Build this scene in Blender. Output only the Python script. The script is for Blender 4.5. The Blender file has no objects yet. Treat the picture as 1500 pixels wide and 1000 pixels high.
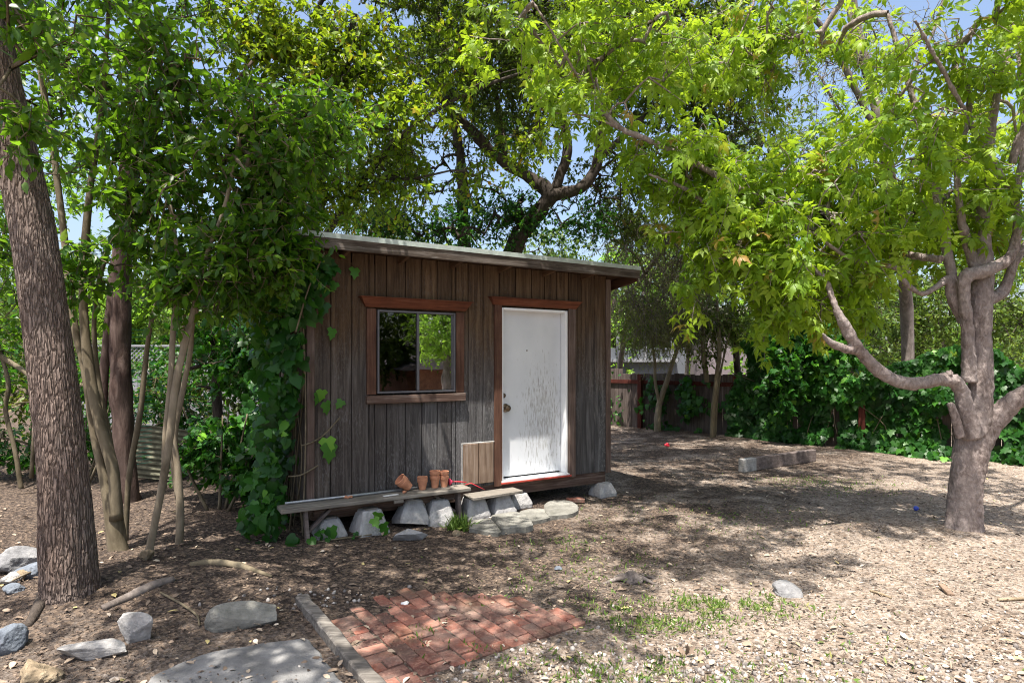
import bpy, bmesh, math, random
import numpy as np
from mathutils import Vector, Matrix, noise as mnoise
R = math.radians
sc = bpy.context.scene
COL = sc.collection
rng = np.random.default_rng(7)
random.seed(7)

# ------------------------------------------------------------------ camera
FPX, HOR, CAMZ = 880.0, 530.0, 1.72          # focal length and horizon row of the 1500x1000 photograph, eye height
cam = bpy.data.cameras.new("camera")
cam.lens = FPX / 1500 * 36.0
cam.sensor_width = 36.0
cam.shift_y = (HOR - 500) / 1500
cam.clip_end = 500
camo = bpy.data.objects.new("camera", cam)
camo.location = (0, 0, CAMZ)
camo.rotation_euler = (R(90), 0, 0)
COL.objects.link(camo)
sc.camera = camo
# ------------------------------------------------------------------ light
EL = 70.0
TO_SUN = Vector((-.409 * math.cos(R(EL)), -.912 * math.cos(R(EL)), math.sin(R(EL)))).normalized()
w = bpy.data.worlds.new("World")
sc.world = w
w.use_nodes = True
nt = w.node_tree
sky = nt.nodes.new("ShaderNodeTexSky")
sky.sky_type = 'NISHITA'
sky.sun_disc = False
sky.sun_elevation = R(EL)
sky.sun_rotation = R(204)
sky.air_density = 1.0
sky.dust_density = 4.0
sky.ozone_density = 1.0
nt.links.new(sky.outputs[0], nt.nodes["Background"].inputs[0])
nt.nodes["Background"].inputs[1].default_value = 0.125
sl = bpy.data.lights.new("sun", 'SUN')
sl.energy = 5.0
sl.angle = R(0.53)
sl.color = (1.0, 0.94, 0.85)
so = bpy.data.objects.new("sun", sl)
so.rotation_euler = TO_SUN.to_track_quat('Z', 'Y').to_euler()
so.location = (-4, -8, 20)
COL.objects.link(so)
sc.view_settings.view_transform = 'Standard'
sc.view_settings.look = 'None'
sc.view_settings.gamma = 1
sc.view_settings.exposure = 1.25
sc.cycles.max_bounces = 7
sc.cycles.diffuse_bounces = 4
sc.cycles.glossy_bounces = 3
sc.cycles.transmission_bounces = 4
sc.cycles.transparent_max_bounces = 6
sc.cycles.caustics_reflective = False
sc.cycles.caustics_refractive = False
sc.cycles.sample_clamp_indirect = 6
sc.cycles.filter_width = 1.1
sc.cycles.use_denoising = True
sc.cycles.denoising_input_passes = "RGB_ALBEDO_NORMAL"
sc.cycles.denoising_prefilter = "NONE"


# ------------------------------------------------------------------ helpers
def P(px, py, Y):
    """world point seen at photo pixel (px, py) when it stands Y metres in front of the eye"""
    return np.array([(px - 750) / FPX * Y, Y, CAMZ + (HOR - py) / FPX * Y])


def G(px, py):
    """ground point at a photo pixel"""
    Y = FPX * CAMZ / (py - HOR)
    return np.array([(px - 750) / FPX * Y, Y, 0.0])


def hsh(ix, iy, iz, s):
    n = (ix * 374761393 + iy * 668265263 + iz * 2147483647 % 1000003 * 97 + iz * 1274126177 + s * 974711) & 0xffffffff
    n = ((n ^ (n >> 13)) * 1274126177) & 0xffffffff
    n = ((n ^ (n >> 16)) * 2246822519) & 0xffffffff
    return ((n ^ (n >> 15)) & 0xffff) / 65535.0


def vnoise(x, y, z=None, s=0):
    x = np.asarray(x, float); y = np.asarray(y, float)
    z = np.zeros_like(x) if z is None else np.asarray(z, float)
    ix, iy, iz = np.floor(x).astype(np.int64), np.floor(y).astype(np.int64), np.floor(z).astype(np.int64)
    fx, fy, fz = x - ix, y - iy, z - iz
    fx, fy, fz = [f * f * (3 - 2 * f) for f in (fx, fy, fz)]
    r = 0
    for a in (0, 1):
        for b in (0, 1):
            for c in (0, 1):
                wgt = (fx if a else 1 - fx) * (fy if b else 1 - fy) * (fz if c else 1 - fz)
                r = r + wgt * hsh(ix + a, iy + b, iz + c, s)
    return r * 2 - 1


def gh(x, y):
    """ground height"""
    x = np.asarray(x, float); y = np.asarray(y, float)
    h = .035 * vnoise(x * .6, y * .6, s=1) + .018 * vnoise(x * 1.9, y * 1.9, s=2) + .008 * vnoise(x * 5.3, y * 5.3, s=3)
    h = h + .09 * np.exp(-(((x + 3.1) / .9) ** 2 + ((y - 4.6) / .9) ** 2))       # heaped soil round the big trunk
    h = h + .05 * np.exp(-(((x + 2.2) / .7) ** 2 + ((y - 4.5) / .4) ** 2))
    h = h + .05 * np.exp(-(((x - 4.55) / .5) ** 2 + ((y - 6.05) / .5) ** 2))
    flat = np.exp(-(((x + .55) / 1.1) ** 4 + ((y - 3.8) / .9) ** 4))             # levelled under the bricks
    return h * (1 - .8 * flat) + .013 * flat


def GP(px, py, dz=0.0):
    g = G(px, py)
    g[2] = float(gh(g[0], g[1])) + dz
    return g


class MB:
    def __init__(s):
        s.v = []; s.f = []; s.n = 0; s.t = []

    def add(s, v, f, t=None):
        v = np.asarray(v, float).reshape(-1, 3)
        s.v.append(v)
        s.f += [tuple(int(i) + s.n for i in q) for q in f]
        s.t.append(np.full(len(v), random.random() if t is None else t))
        s.n += len(v)

    def box(s, c, size, rot=None, bev=.004, t=None, M=None):
        hx, hy, hz = [d / 2 for d in size]
        b = min(bev, hx * .9, hy * .9, hz * .9)
        pts = []
        for sx in (-1, 1):
            for sy in (-1, 1):
                for sz in (-1, 1):
                    if b <= 0:
                        pts.append((sx * hx, sy * hy, sz * hz)); continue
                    pts += [(sx * (hx - b), sy * (hy - b), sz * hz), (sx * (hx - b), sy * hy, sz * (hz - b)), (sx * hx, sy * (hy - b), sz * (hz - b))]
        s.hull(pts, c, rot, t)

    def hull(s, pts, c=(0, 0, 0), rot=None, t=None):
        bm = bmesh.new()
        for p in pts:
            bm.verts.new(p)
        bmesh.ops.convex_hull(bm, input=bm.verts)
        for v in [v for v in bm.verts if not v.link_faces]:
            bm.verts.remove(v)
        bm.normal_update()
        bmesh.ops.dissolve_limit(bm, angle_limit=.01, verts=bm.verts, edges=bm.edges)
        bm.verts.index_update()
        M = Matrix.Translation(Vector(c))
        if rot is not None:
            M = M @ (rot.to_4x4() if isinstance(rot, Matrix) else Matrix.Rotation(rot, 4, 'Z'))
        V = [M @ v.co for v in bm.verts]
        s.add(V, [[v.index for v in f.verts] for f in bm.faces], t)
        bm.free()

    def bar(s, a, b, wd, th, up=(0, 0, 1), bev=.003, t=None):
        """a square timber from a to b, wd across, th along up"""
        a, b = Vector(a), Vector(b)
        x = (b - a); L = x.length; x.normalize()
        u = Vector(up); y = u.cross(x).normalized(); z = x.cross(y)
        M = Matrix((x, y, z)).transposed()
        s.box((a + b) / 2, (L, wd, th), M, bev, t)

    def tube(s, pts, rad, sides=8, cap=True, t=None, bump=0.0, seed=0):
        v, f = tube(pts, rad, sides, bump, seed, cap)
        s.add(v, f, t)

    def lathe(s, prof, c=(0, 0, 0), sides=20, M=None, t=None):
        """prof: list of (r, z)"""
        a = np.linspace(0, 2 * np.pi, sides, endpoint=False)
        V = np.concatenate([np.stack([r * np.cos(a), r * np.sin(a), np.full(sides, z)], 1) for r, z in prof])
        if M is not None:
            V = V @ np.array(M.to_3x3()).T
        V = V + np.asarray(c)
        F = []
        for i in range(len(prof) - 1):
            for j in range(sides):
                k = (j + 1) % sides
                F.append((i * sides + j, i * sides + k, (i + 1) * sides + k, (i + 1) * sides + j))
        s.add(V, F, t)

    def build(s, name, mat, parent=None, smooth=False):
        V = np.concatenate(s.v); T = np.concatenate(s.t)
        return mesh_obj(name, V, s.f, mat, parent, T, smooth)


def mesh_obj(name, V, F, mat, parent=None, tint=None, smooth=False):
    me = bpy.data.meshes.new(name)
    if isinstance(F, np.ndarray):
        k = F.shape[1]
        me.vertices.add(len(V)); me.vertices.foreach_set("co", np.ascontiguousarray(V, dtype=np.float32).ravel())
        me.loops.add(F.size); me.loops.foreach_set("vertex_index", np.ascontiguousarray(F, dtype=np.int32).ravel())
        me.polygons.add(len(F)); me.polygons.foreach_set("loop_start", np.arange(0, F.size, k, dtype=np.int32))
        me.update(calc_edges=True)
    else:
        me.from_pydata([tuple(v) for v in V], [], F)
    if tint is not None:
        at = me.attributes.new("tint", 'FLOAT', 'POINT')
        at.data.foreach_set("value", np.ascontiguousarray(tint, dtype=np.float32))
    if smooth:
        me.polygons.foreach_set("use_smooth", np.ones(len(me.polygons), dtype=bool))
    me.update()
    me.validate()
    if mat:
        me.materials.append(mat)
    o = bpy.data.objects.new(name, me)
    COL.objects.link(o)
    if parent is not None:
        o.parent = parent
    return o


def tag(o, label=None, cat=None, group=None, kind=None):
    if label: o["label"] = label
    if cat: o["category"] = cat
    if group: o["group"] = group
    if kind: o["kind"] = kind
    return o


def thing(name, loc, label, cat, group=None, rz=0.0):
    e = bpy.data.objects.new(name, None)
    e.empty_display_size = .1
    e.location = [float(c) for c in loc]
    e.rotation_euler = (0, 0, rz)
    COL.objects.link(e)
    return tag(e, label, cat, group)


def spline(pts, n=6):
    """Catmull-Rom through pts (any dimension)"""
    p = np.asarray(pts, float)
    if len(p) < 3:
        t = np.linspace(0, 1, n + 1)[:, None]
        return p[0] * (1 - t) + p[-1] * t
    q = np.vstack([2 * p[0] - p[1], p, 2 * p[-1] - p[-2]])
    out = []
    for i in range(1, len(q) - 2):
        t = np.linspace(0, 1, n, endpoint=False)[:, None]
        a, b, c, d = q[i - 1], q[i], q[i + 1], q[i + 2]
        out.append(.5 * ((2 * b) + (c - a) * t + (2 * a - 5 * b + 4 * c - d) * t * t + (3 * b - a - 3 * c + d) * t ** 3))
    return np.vstack(out + [p[-1:]])


def tube(pts, rad, sides=8, bump=0.0, seed=0, cap=True):
    p = np.asarray(pts, float); n = len(p)
    r = np.full(n, rad) if np.isscalar(rad) else np.asarray(rad, float)
    tg = np.gradient(p, axis=0)
    tg /= np.linalg.norm(tg, axis=1)[:, None] + 1e-9
    ref = np.array([1., 0, 0]) if abs(tg[0][0]) < .8 else np.array([0, 1., 0])
    N = np.zeros_like(p)
    u = np.cross(tg[0], ref); u /= np.linalg.norm(u)
    for i in range(n):
        u = u - tg[i] * u.dot(tg[i]); u /= np.linalg.norm(u) + 1e-9
        N[i] = u
    B = np.cross(tg, N)
    a = np.linspace(0, 2 * np.pi, sides, endpoint=False)
    ring = np.cos(a)[None, :, None] * N[:, None] + np.sin(a)[None, :, None] * B[:, None]
    rr = np.repeat(r[:, None], sides, 1)
    if bump:
        q = p[:, None] + ring * rr[..., None]
        rr = rr * (1 + bump * vnoise(q[..., 0] * 7 + seed, q[..., 1] * 7, q[..., 2] * 3, seed) + bump * .6 * vnoise(q[..., 0] * 19 + seed, q[..., 1] * 19, q[..., 2] * 9, seed + 1))
    V = (p[:, None] + ring * rr[..., None]).reshape(-1, 3)
    j = np.arange(sides); k = (j + 1) % sides
    F = []
    for i in range(n - 1):
        F += list(zip(i * sides + j, i * sides + k, (i + 1) * sides + k, (i + 1) * sides + j))
    if cap:
        F.append(tuple(range(sides - 1, -1, -1)))
        F.append(tuple(range((n - 1) * sides, n * sides)))
    return V, F


# ------------------------------------------------------------------ materials
class NT:
    def __init__(s, name):
        s.m = bpy.data.materials.new(name); s.m.use_nodes = True
        s.t = s.m.node_tree; s.t.nodes.clear()
        s.out = s.n("ShaderNodeOutputMaterial")

    def n(s, ty, **kw):
        nd = s.t.nodes.new(ty)
        for k, v in kw.items():
            if k.startswith("i_"):
                nd.inputs[k[2:].replace("_", " ")].default_value = v
            else:
                setattr(nd, k, v)
        return nd

    def l(s, a, b):
        s.t.links.new(a, b)

    def coord(s, scale=(1, 1, 1), which="Object"):
        tc = s.n("ShaderNodeTexCoord"); mp = s.n("ShaderNodeMapping")
        mp.inputs["Scale"].default_value = scale
        s.l(tc.outputs[which], mp.inputs[0])
        return mp.outputs[0]

    def noise(s, vec, scale, detail=4, rough=.55, dist=0.0):
        nd = s.n("ShaderNodeTexNoise"); nd.inputs["Scale"].default_value = scale
        nd.inputs["Detail"].default_value = detail; nd.inputs["Roughness"].default_value = rough; nd.inputs["Distortion"].default_value = dist
        s.l(vec, nd.inputs["Vector"])
        return nd.outputs["Fac"]

    def ramp(s, fac, stops, interp='LINEAR'):
        nd = s.n("ShaderNodeValToRGB"); cr = nd.color_ramp; cr.interpolation = interp
        while len(cr.elements) < len(stops):
            cr.elements.new(.5)
        for e, (p, c) in zip(cr.elements, stops):
            e.position = p; e.color = (c, c, c, 1) if np.isscalar(c) else tuple(c) + (1,)
        s.l(fac, nd.inputs[0])
        return nd.outputs[0]

    def mix(s, fac, a, b, mode='MIX'):
        nd = s.n("ShaderNodeMix", data_type='RGBA', blend_type=mode)
        for i, v in ((0, fac), (6, a), (7, b)):
            if hasattr(v, "is_linked") or hasattr(v, "links"):
                s.l(v, nd.inputs[i])
            else:
                nd.inputs[i].default_value = v if i == 0 else tuple(v) + (1,)
        return nd.outputs[2]

    def math(s, op, a, b=0.0, clamp=False):
        nd = s.n("ShaderNodeMath", operation=op, use_clamp=clamp)
        for i, v in ((0, a), (1, b)):
            if hasattr(v, "links"): s.l(v, nd.inputs[i])
            else: nd.inputs[i].default_value = v
        return nd.outputs[0]

    def attr(s, name="tint"):
        return s.n("ShaderNodeAttribute", attribute_name=name).outputs["Fac"]

    def bsdf(s, color, rough=.8, spec=.3, bump=None, bs=.5, bd=.02, metal=0.0):
        b = s.n("ShaderNodeBsdfPrincipled")
        for key, v in (("Base Color", color), ("Roughness", rough)):
            if hasattr(v, "links"): s.l(v, b.inputs[key])
            else: b.inputs[key].default_value = v if key == "Roughness" else tuple(v) + (1,)
        b.inputs["Specular IOR Level"].default_value = spec
        b.inputs["Metallic"].default_value = metal
        if bump is not None:
            bp = s.n("ShaderNodeBump"); bp.inputs["Strength"].default_value = bs; bp.inputs["Distance"].default_value = bd
            s.l(bump, bp.inputs["Height"]); s.l(bp.outputs[0], b.inputs["Normal"])
        s.l(b.outputs[0], s.out.inputs[0])
        return b


def leaf_mat(name, stops, trans=(.3, .5, .05), tf=.4, rough=.45, spec=.35):
    k = NT(name)
    c = k.ramp(k.attr(), stops)
    b = k.n("ShaderNodeBsdfPrincipled")
    k.l(c, b.inputs["Base Color"])
    b.inputs["Roughness"].default_value = rough
    b.inputs["Specular IOR Level"].default_value = spec
    tr = k.n("ShaderNodeBsdfTranslucent")
    tc = k.mix(.65, c, trans)
    k.l(tc, tr.inputs[0])
    mx = k.n("ShaderNodeMixShader"); mx.inputs[0].default_value = tf
    k.l(b.outputs[0], mx.inputs[1]); k.l(tr.outputs[0], mx.inputs[2])
    k.l(mx.outputs[0], k.out.inputs[0])
    return k.m


def bark_mat(name, dark, mid, light, sxy=14, sz=2.6, bs=.9, bd=.03, patch=None):
    k = NT(name)
    v = k.coord((sxy, sxy, sz))
    n1 = k.noise(v, 1.6, 6, .65, .6)
    n2 = k.noise(k.coord((1, 1, .6)), 3.0, 4)
    n3 = k.noise(k.coord((60, 60, 22)), 1.0, 3)
    c = k.ramp(n1, [(.3, dark), (.5, mid), (.72, light)])
    c = k.mix(k.ramp(n2, [(.35, 0.0), (.7, .55)]), c, light if patch is None else patch)
    c = k.mix(k.math('MULTIPLY', n3, .35), c, dark)
    k.bsdf(c, .9, .15, k.math('ADD', n1, k.math('MULTIPLY', n3, .25)), bs, bd)
    return k.m


def wood_mat(name, dark, mid, light, axis='Z', scale=1.0, rough=.85, tintamt=.35, fleck=None, fl=(.58, .66)):
    k = NT(name)
    f = dict(X=(1.2, 22, 22), Y=(22, 1.2, 22), Z=(22, 22, 1.2))[axis]
    v = k.coord(tuple(a * scale for a in f))
    n1 = k.noise(v, 1.5, 6, .7, .4)
    n2 = k.noise(k.coord((1, 1, 1)), 3.5, 3)
    c = k.ramp(n1, [(.28, dark), (.5, mid), (.75, light)])
    c = k.mix(k.ramp(n2, [(.4, 0.0), (.75, .6)]), c, dark)
    c = k.mix(k.math('MULTIPLY', k.attr(), tintamt), c, dark)
    if fleck:
        n3 = k.noise(k.coord(tuple(a * scale * 1.7 for a in f)), 2.4, 5, .75)
        c = k.mix(k.ramp(n3, [(fl[0], 0.0), (fl[1], .8)]), c, fleck)
    k.bsdf(c, rough, .2, n1, .5, .006)
    return k.m


def plain(name, col, rough=.6, spec=.3, var=.25, scale=12, metal=0.0, bs=.25, bd=.006):
    k = NT(name)
    n = k.noise(k.coord(), scale, 5, .65)
    d = tuple(c * (1 - var) for c in col); e = tuple(min(1, c * (1 + var)) for c in col)
    k.bsdf(k.ramp(n, [(.3, d), (.7, e)]), rough, spec, n, bs, bd, metal)
    return k.m


def stone_mat(name, a, b, c, scale=9):
    k = NT(name)
    n1 = k.noise(k.coord(), scale, 8, .7); n2 = k.noise(k.coord(), scale * .35, 3); n3 = k.noise(k.coord(), scale * 7, 3)
    col = k.ramp(n1, [(.3, a), (.52, b), (.74, c)])
    col = k.mix(k.ramp(n2, [(.45, 0.0), (.7, .5)]), col, a)
    k.bsdf(col, .9, .2, k.math('ADD', n1, k.math('MULTIPLY', n3, .3)), .8, .02)
    return k.m


M = {}
M['bark_big'] = bark_mat('furrowed bark', (.035, .026, .023), (.15, .112, .1), (.27, .215, .195), 34, 2.6, 1.0, .04)
k = NT('plated furrowed bark')
v = k.coord((50, 50, 7.5)); nz = k.n("ShaderNodeTexNoise"); nz.inputs["Scale"].default_value = .7; nz.inputs["Detail"].default_value = 3; k.l(v, nz.inputs["Vector"])
vm = k.n("ShaderNodeVectorMath", operation='MULTIPLY_ADD'); vm.inputs[1].default_value = (1.5, 1.5, 1.5); k.l(nz.outputs["Color"], vm.inputs[0]); k.l(v, vm.inputs[2])
vo = k.n("ShaderNodeTexVoronoi", feature='DISTANCE_TO_EDGE'); vo.inputs["Scale"].default_value = 1.0; k.l(vm.outputs[0], vo.inputs["Vector"])
vc = k.n("ShaderNodeTexVoronoi"); vc.inputs["Scale"].default_value = 1.0; k.l(vm.outputs[0], vc.inputs["Vector"])
sc_ = k.n("ShaderNodeSeparateColor"); k.l(vc.outputs["Color"], sc_.inputs[0])
fib = k.noise(k.coord((90, 90, 9)), 1.2, 4, .7); big = k.noise(k.coord((1, 1, .5)), 2.5, 4)
pl = k.ramp(fib, [(.3, (.165, .122, .1)), (.55, (.25, .19, .163)), (.75, (.34, .275, .245))])
pl = k.mix(k.math('MULTIPLY', sc_.outputs[0], .45), pl, (.13, .09, .07))
pl = k.mix(k.ramp(big, [(.45, 0.0), (.7, .4)]), pl, (.27, .24, .215))
c = k.mix(k.ramp(vo.outputs[0], [(.0, .7), (.11, 0.0)]), pl, (.06, .043, .036))
h = k.math('ADD', k.ramp(vo.outputs[0], [(0.0, 0.0), (.22, 1.0)]), k.math('MULTIPLY', fib, .5))
k.bsdf(c, .92, .12, h, 1.0, .02)
M['bark_big'] = k.m
M['bark_privet'] = bark_mat('smooth olive bark', (.06, .05, .03), (.13, .105, .07), (.22, .185, .13), 9, 3, .4, .012)
M['bark_pale'] = bark_mat('pale sapling bark', (.10, .08, .055), (.21, .17, .12), (.32, .27, .2), 9, 3, .35, .01)
M['bark_red'] = bark_mat('dark reddish bark', (.014, .009, .008), (.055, .034, .028), (.15, .11, .095), 8, 1.6, .8, .02)
M['bark_maple'] = bark_mat('grey pinkish bark', (.075, .055, .047), (.22, .175, .16), (.42, .36, .34), 18, 9, .9, .02, (.36, .32, .31))  # pale blotches stand for sunlit spots painted into the bark
M['bark_oak'] = bark_mat('dark oak bark', (.012, .01, .009), (.045, .036, .03), (.11, .09, .075), 12, 3, .9, .02)
M['bark_grey'] = bark_mat('grey lichen bark', (.05, .042, .036), (.15, .125, .11), (.3, .26, .24), 9, 4, .6, .014)
M['leaf_privet'] = leaf_mat('glossy privet leaf', [(0, (.014, .045, .006)), (.5, (.04, .11, .010)), (.85, (.10, .2, .016)), (1, (.22, .32, .03))], (.28, .54, .02), .45, .38, .35)
M['leaf_dark'] = leaf_mat('dark oak leaf', [(0, (.02, .03, .008)), (.55, (.05, .085, .014)), (.9, (.11, .16, .022)), (1, (.17, .11, .04))], (.22, .34, .02), .34, .5, .3)
M['leaf_yellow'] = leaf_mat('yellow green leaf', [(0, (.035, .085, .006)), (.5, (.11, .19, .010)), (.88, (.23, .29, .014)), (1, (.34, .15, .02))], (.4, .56, .02), .45, .4)
M['leaf_maple'] = leaf_mat('bright maple leaf', [(0, (.07, .16, .010)), (.5, (.17, .29, .016)), (.93, (.29, .40, .035)), (1, (.30, .17, .05))], (.48, .66, .03), .46, .45, .35)
M['leaf_ivy'] = leaf_mat('ivy leaf', [(0, (.008, .036, .006)), (.55, (.02, .085, .012)), (.9, (.055, .17, .02)), (1, (.16, .36, .03))], (.14, .45, .02), .28, .42, .3)
M['leaf_back'] = leaf_mat('mid green leaf', [(0, (.02, .05, .01)), (.5, (.06, .115, .018)), (1, (.16, .22, .035))], (.3, .44, .04), .38, .5)
M['leaf_olive'] = leaf_mat('grey olive leaf', [(0, (.045, .055, .018)), (.5, (.12, .135, .045)), (1, (.23, .24, .08))], (.32, .38, .07), .38, .6)
M['leaf_fresh'] = leaf_mat('fresh lime leaf', [(0, (.10, .22, .02)), (1, (.2, .36, .04))], (.4, .66, .06), .5, .4)
M['grass'] = leaf_mat('short grass', [(0, (.05, .10, .014)), (.6, (.11, .19, .03)), (1, (.3, .29, .1))], (.25, .4, .05), .3, .6)

M['brick'] = None
M['wood_grey'] = wood_mat('weathered grey plank', (.08, .07, .06), (.2, .18, .155), (.34, .31, .27), 'X')
M['wood_edge'] = wood_mat('weathered edging board', (.045, .04, .036), (.15, .135, .12), (.3, .28, .25), 'X', tintamt=.1)
M['trim_red'] = wood_mat('red brown trim', (.035, .017, .012), (.10, .048, .032), (.17, .10, .07), 'Z', tintamt=.2)
M['trim_redx'] = wood_mat('red brown trim across', (.05, .018, .011), (.14, .045, .022), (.2, .085, .05), 'X', tintamt=.1)
M['trim_worn'] = wood_mat('worn brown trim', (.05, .034, .028), (.13, .09, .075), (.24, .19, .165), 'Z', tintamt=.2)
M['sill_worn'] = wood_mat('worn brown sill', (.04, .025, .02), (.11, .07, .055), (.28, .23, .2), 'X', tintamt=.1)
M['fascia'] = wood_mat('weathered fascia', (.025, .019, .015), (.085, .066, .054), (.26, .235, .215), 'X', .8, tintamt=.1, fleck=(.38, .36, .34), fl=(.6, .72))
M['rafter'] = wood_mat('brown rafter', (.05, .028, .016), (.12, .07, .04), (.18, .11, .07), 'Y')
M['soffit'] = wood_mat('brown soffit', (.04, .022, .014), (.09, .048, .03), (.14, .08, .05), 'Y')
M['timber'] = wood_mat('old timber', (.06, .045, .04), (.15, .12, .11), (.26, .225, .205), 'X', .8)
M['fence'] = wood_mat('dark fence board', (.045, .034, .03), (.12, .095, .085), (.22, .185, .165), 'Z', tintamt=.6)
M['fence_red'] = wood_mat('red stained fence wood', (.03, .008, .006), (.085, .02, .014), (.15, .05, .035), 'Z')
M['hatch'] = wood_mat('bare tan hatch boards', (.10, .065, .045), (.23, .165, .12), (.37, .3, .25), 'Z', tintamt=.25)
M['concrete'] = stone_mat('pier concrete', (.23, .22, .215), (.36, .355, .355), (.47, .465, .46), 7)
M['slab'] = stone_mat('old slab concrete', (.11, .108, .106), (.19, .187, .185), (.29, .285, .28), 5)
M['stone_grey'] = stone_mat('grey rock', (.09, .09, .095), (.21, .21, .215), (.36, .35, .34), 8)
M['stone_pale'] = stone_mat('pale rock', (.17, .165, .16), (.33, .32, .31), (.5, .48, .45), 8)
M['stone_blue'] = stone_mat('blue grey rock', (.06, .07, .085), (.15, .17, .2), (.26, .28, .31), 6)
M['stone_sand'] = stone_mat('sandy rock', (.13, .10, .065), (.27, .21, .14), (.42, .35, .25), 10)
M['flag'] = stone_mat('flagstone', (.10, .098, .085), (.2, .195, .175), (.32, .31, .28), 6)
M['terracotta'] = plain('terracotta', (.5, .235, .14), .9, .15, .28, 14)
M['steel'] = plain('galvanised steel', (.36, .38, .4), .45, .5, .25, 20, .6)
M['flashing'] = plain('pale metal flashing', (.42, .47, .44), .5, .4, .25, 10, .3)
M['window_frame'] = plain('grey aluminium', (.115, .115, .13), .5, .3, .15, 10, .3)
M['white_paint'] = plain('white painted wood', (.78, .79, .8), .5, .4, .05, 6)
M['red_plastic'] = plain('red plastic', (.55, .03, .05), .4, .4, .1)
M['pink_plastic'] = plain('pink plastic', (.65, .06, .13), .4, .4, .1)
M['red_paint'] = plain('red threshold paint', (.33, .05, .035), .6, .3, .3, 20)
M['brass'] = plain('tarnished brass', (.13, .095, .065), .38, .5, .35, 30, .85)
M['green_net'] = plain('green plastic mesh', (.02, .2, .15), .5, .3, .1)
M['white_wall'] = plain('pale painted siding', (.12, .13, .15), .7, .2, .08, 2)
M['beige_wall'] = plain('pinkish stucco', (.2, .17, .185), .8, .2, .08, 2)
M['roof_brown'] = plain('brown shingle', (.2, .095, .06), .85, .2, .3, 9)
M['blue_plastic'] = plain('blue plastic', (.04, .08, .5), .35, .5, .05)
M['rubber'] = plain('dark interior paint', (.05, .045, .04), .9, .1, .2)
M['lattice'] = plain('white lattice', (.22, .225, .245), .7, .2, .08)
M['corrugated'] = plain('mossy corrugated sheet', (.11, .108, .075), .75, .2, .6, 7)
M['paper'] = plain('white scrap', (.75, .75, .74), .8, .1, .04)

# brick
k = NT('worn red brick')
n1 = k.noise(k.coord(), 7, 6, .7); n2 = k.noise(k.coord(), 45, 4, .7); n3 = k.noise(k.coord(), 2.2, 4, .6)
c = k.ramp(k.attr(), [(0, (.10, .05, .042)), (.35, (.18, .068, .05)), (.7, (.27, .095, .065)), (.93, (.33, .15, .11)), (1, (.38, .32, .29))])
c = k.mix(k.ramp(n1, [(.4, 0.0), (.68, .75)]), c, (.13, .10, .085))
c = k.mix(k.ramp(n2, [(.45, 0.0), (.75, .55)]), c, (.34, .21, .16))
c = k.mix(k.ramp(k.noise(k.coord(), 3.3, 5, .6), [(.5, 0.0), (.66, .55)]), c, (.3, .22, .18))
c = k.mix(k.ramp(n3, [(.52, 0.0), (.7, .45)]), c, (.10, .095, .06))
k.bsdf(c, .92, .15, k.math('ADD', n1, n2), .7, .01)
M['brick'] = k.m

# siding: weathered grey low down, browner under the eave
k = NT('weathered vertical siding')
v = k.coord((15, 15, .8)); n1 = k.noise(v, 1.4, 8, .68, 1.2)
n2 = k.noise(k.coord((1, 1, .5)), 2.2, 4)
n3 = k.noise(k.coord((55, 55, 16)), 1.3, 4, .7)
sep = k.n("ShaderNodeSeparateXYZ"); k.l(k.coord(), sep.inputs[0])
zz = k.math('ADD', sep.outputs[2], k.math('MULTIPLY', n2, 1.5))
xx = k.math('MULTIPLY', k.math('SUBTRACT', 1.3, sep.outputs[0]), .5, True)
zf = k.ramp(k.math('MULTIPLY', zz, .25), [(.5, 0.0), (.74, 1.0)])
brown = k.ramp(n1, [(.3, (.028, .016, .009)), (.5, (.088, .053, .029)), (.72, (.165, .11, .066))])
grey = k.ramp(n1, [(.3, (.03, .03, .032)), (.5, (.085, .083, .085)), (.7, (.18, .178, .18))])
zf2 = k.math('MAXIMUM', zf, k.math('MULTIPLY', xx, .75))
c = k.mix(zf2, grey, brown)
pf = k.math('MULTIPLY', k.ramp(n3, [(.5, 0.0), (.62, 1.0)]), k.ramp(n2, [(.42, 0.0), (.62, .7)]))
pf = k.math('MULTIPLY', pf, k.math('SUBTRACT', 1.0, k.math('MULTIPLY', zf2, .85)))
c = k.mix(pf, c, (.25, .25, .255))
c = k.mix(k.math('MULTIPLY', k.attr(), .45), c, (.02, .014, .011))
k.bsdf(c, .85, .2, k.math('ADD', n1, n3), .6, .006)
M['siding'] = k.m

# door paint peeling low and to the right
k = NT('peeling white door paint')
tc = k.coord(); sep = k.n("ShaderNodeSeparateXYZ"); k.l(tc, sep.inputs[0])
n1 = k.noise(k.coord((46, 46, 6.0)), 1.3, 6, .7, .3)
n2 = k.noise(k.coord((2.2, 2.2, 1.4)), 1.6, 4)
# distance from the worst patch, door frame of reference x 2.2..3.1, z .3..2.3
dx = k.math('SUBTRACT', sep.outputs[0], 2.82); dz = k.math('SUBTRACT', sep.outputs[2], 1.02)
d = k.math('ADD', k.math('MULTIPLY', k.math('MULTIPLY', dx, dx), 5.0), k.math('MULTIPLY', k.math('MULTIPLY', dz, dz), 1.1))
patch = k.math('SUBTRACT', 1.0, d, True)
low = k.math('SUBTRACT', 1.0, k.math('MULTIPLY', k.math('SUBTRACT', sep.outputs[2], .3), 6.0), True)
wgt = k.math('MAXIMUM', patch, low)
thr = k.math('ADD', k.math('MULTIPLY', wgt, .2), k.math('ADD', n1, k.math('MULTIPLY', n2, .12)))
pm = k.ramp(thr, [(.705, 0.0), (.79, .8)])
bare = k.ramp(n1, [(.4, (.45, .45, .45)), (.7, (.25, .245, .24))])
paint = k.ramp(n2, [(.3, (.56, .585, .62)), (.7, (.64, .66, .69))])
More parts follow.
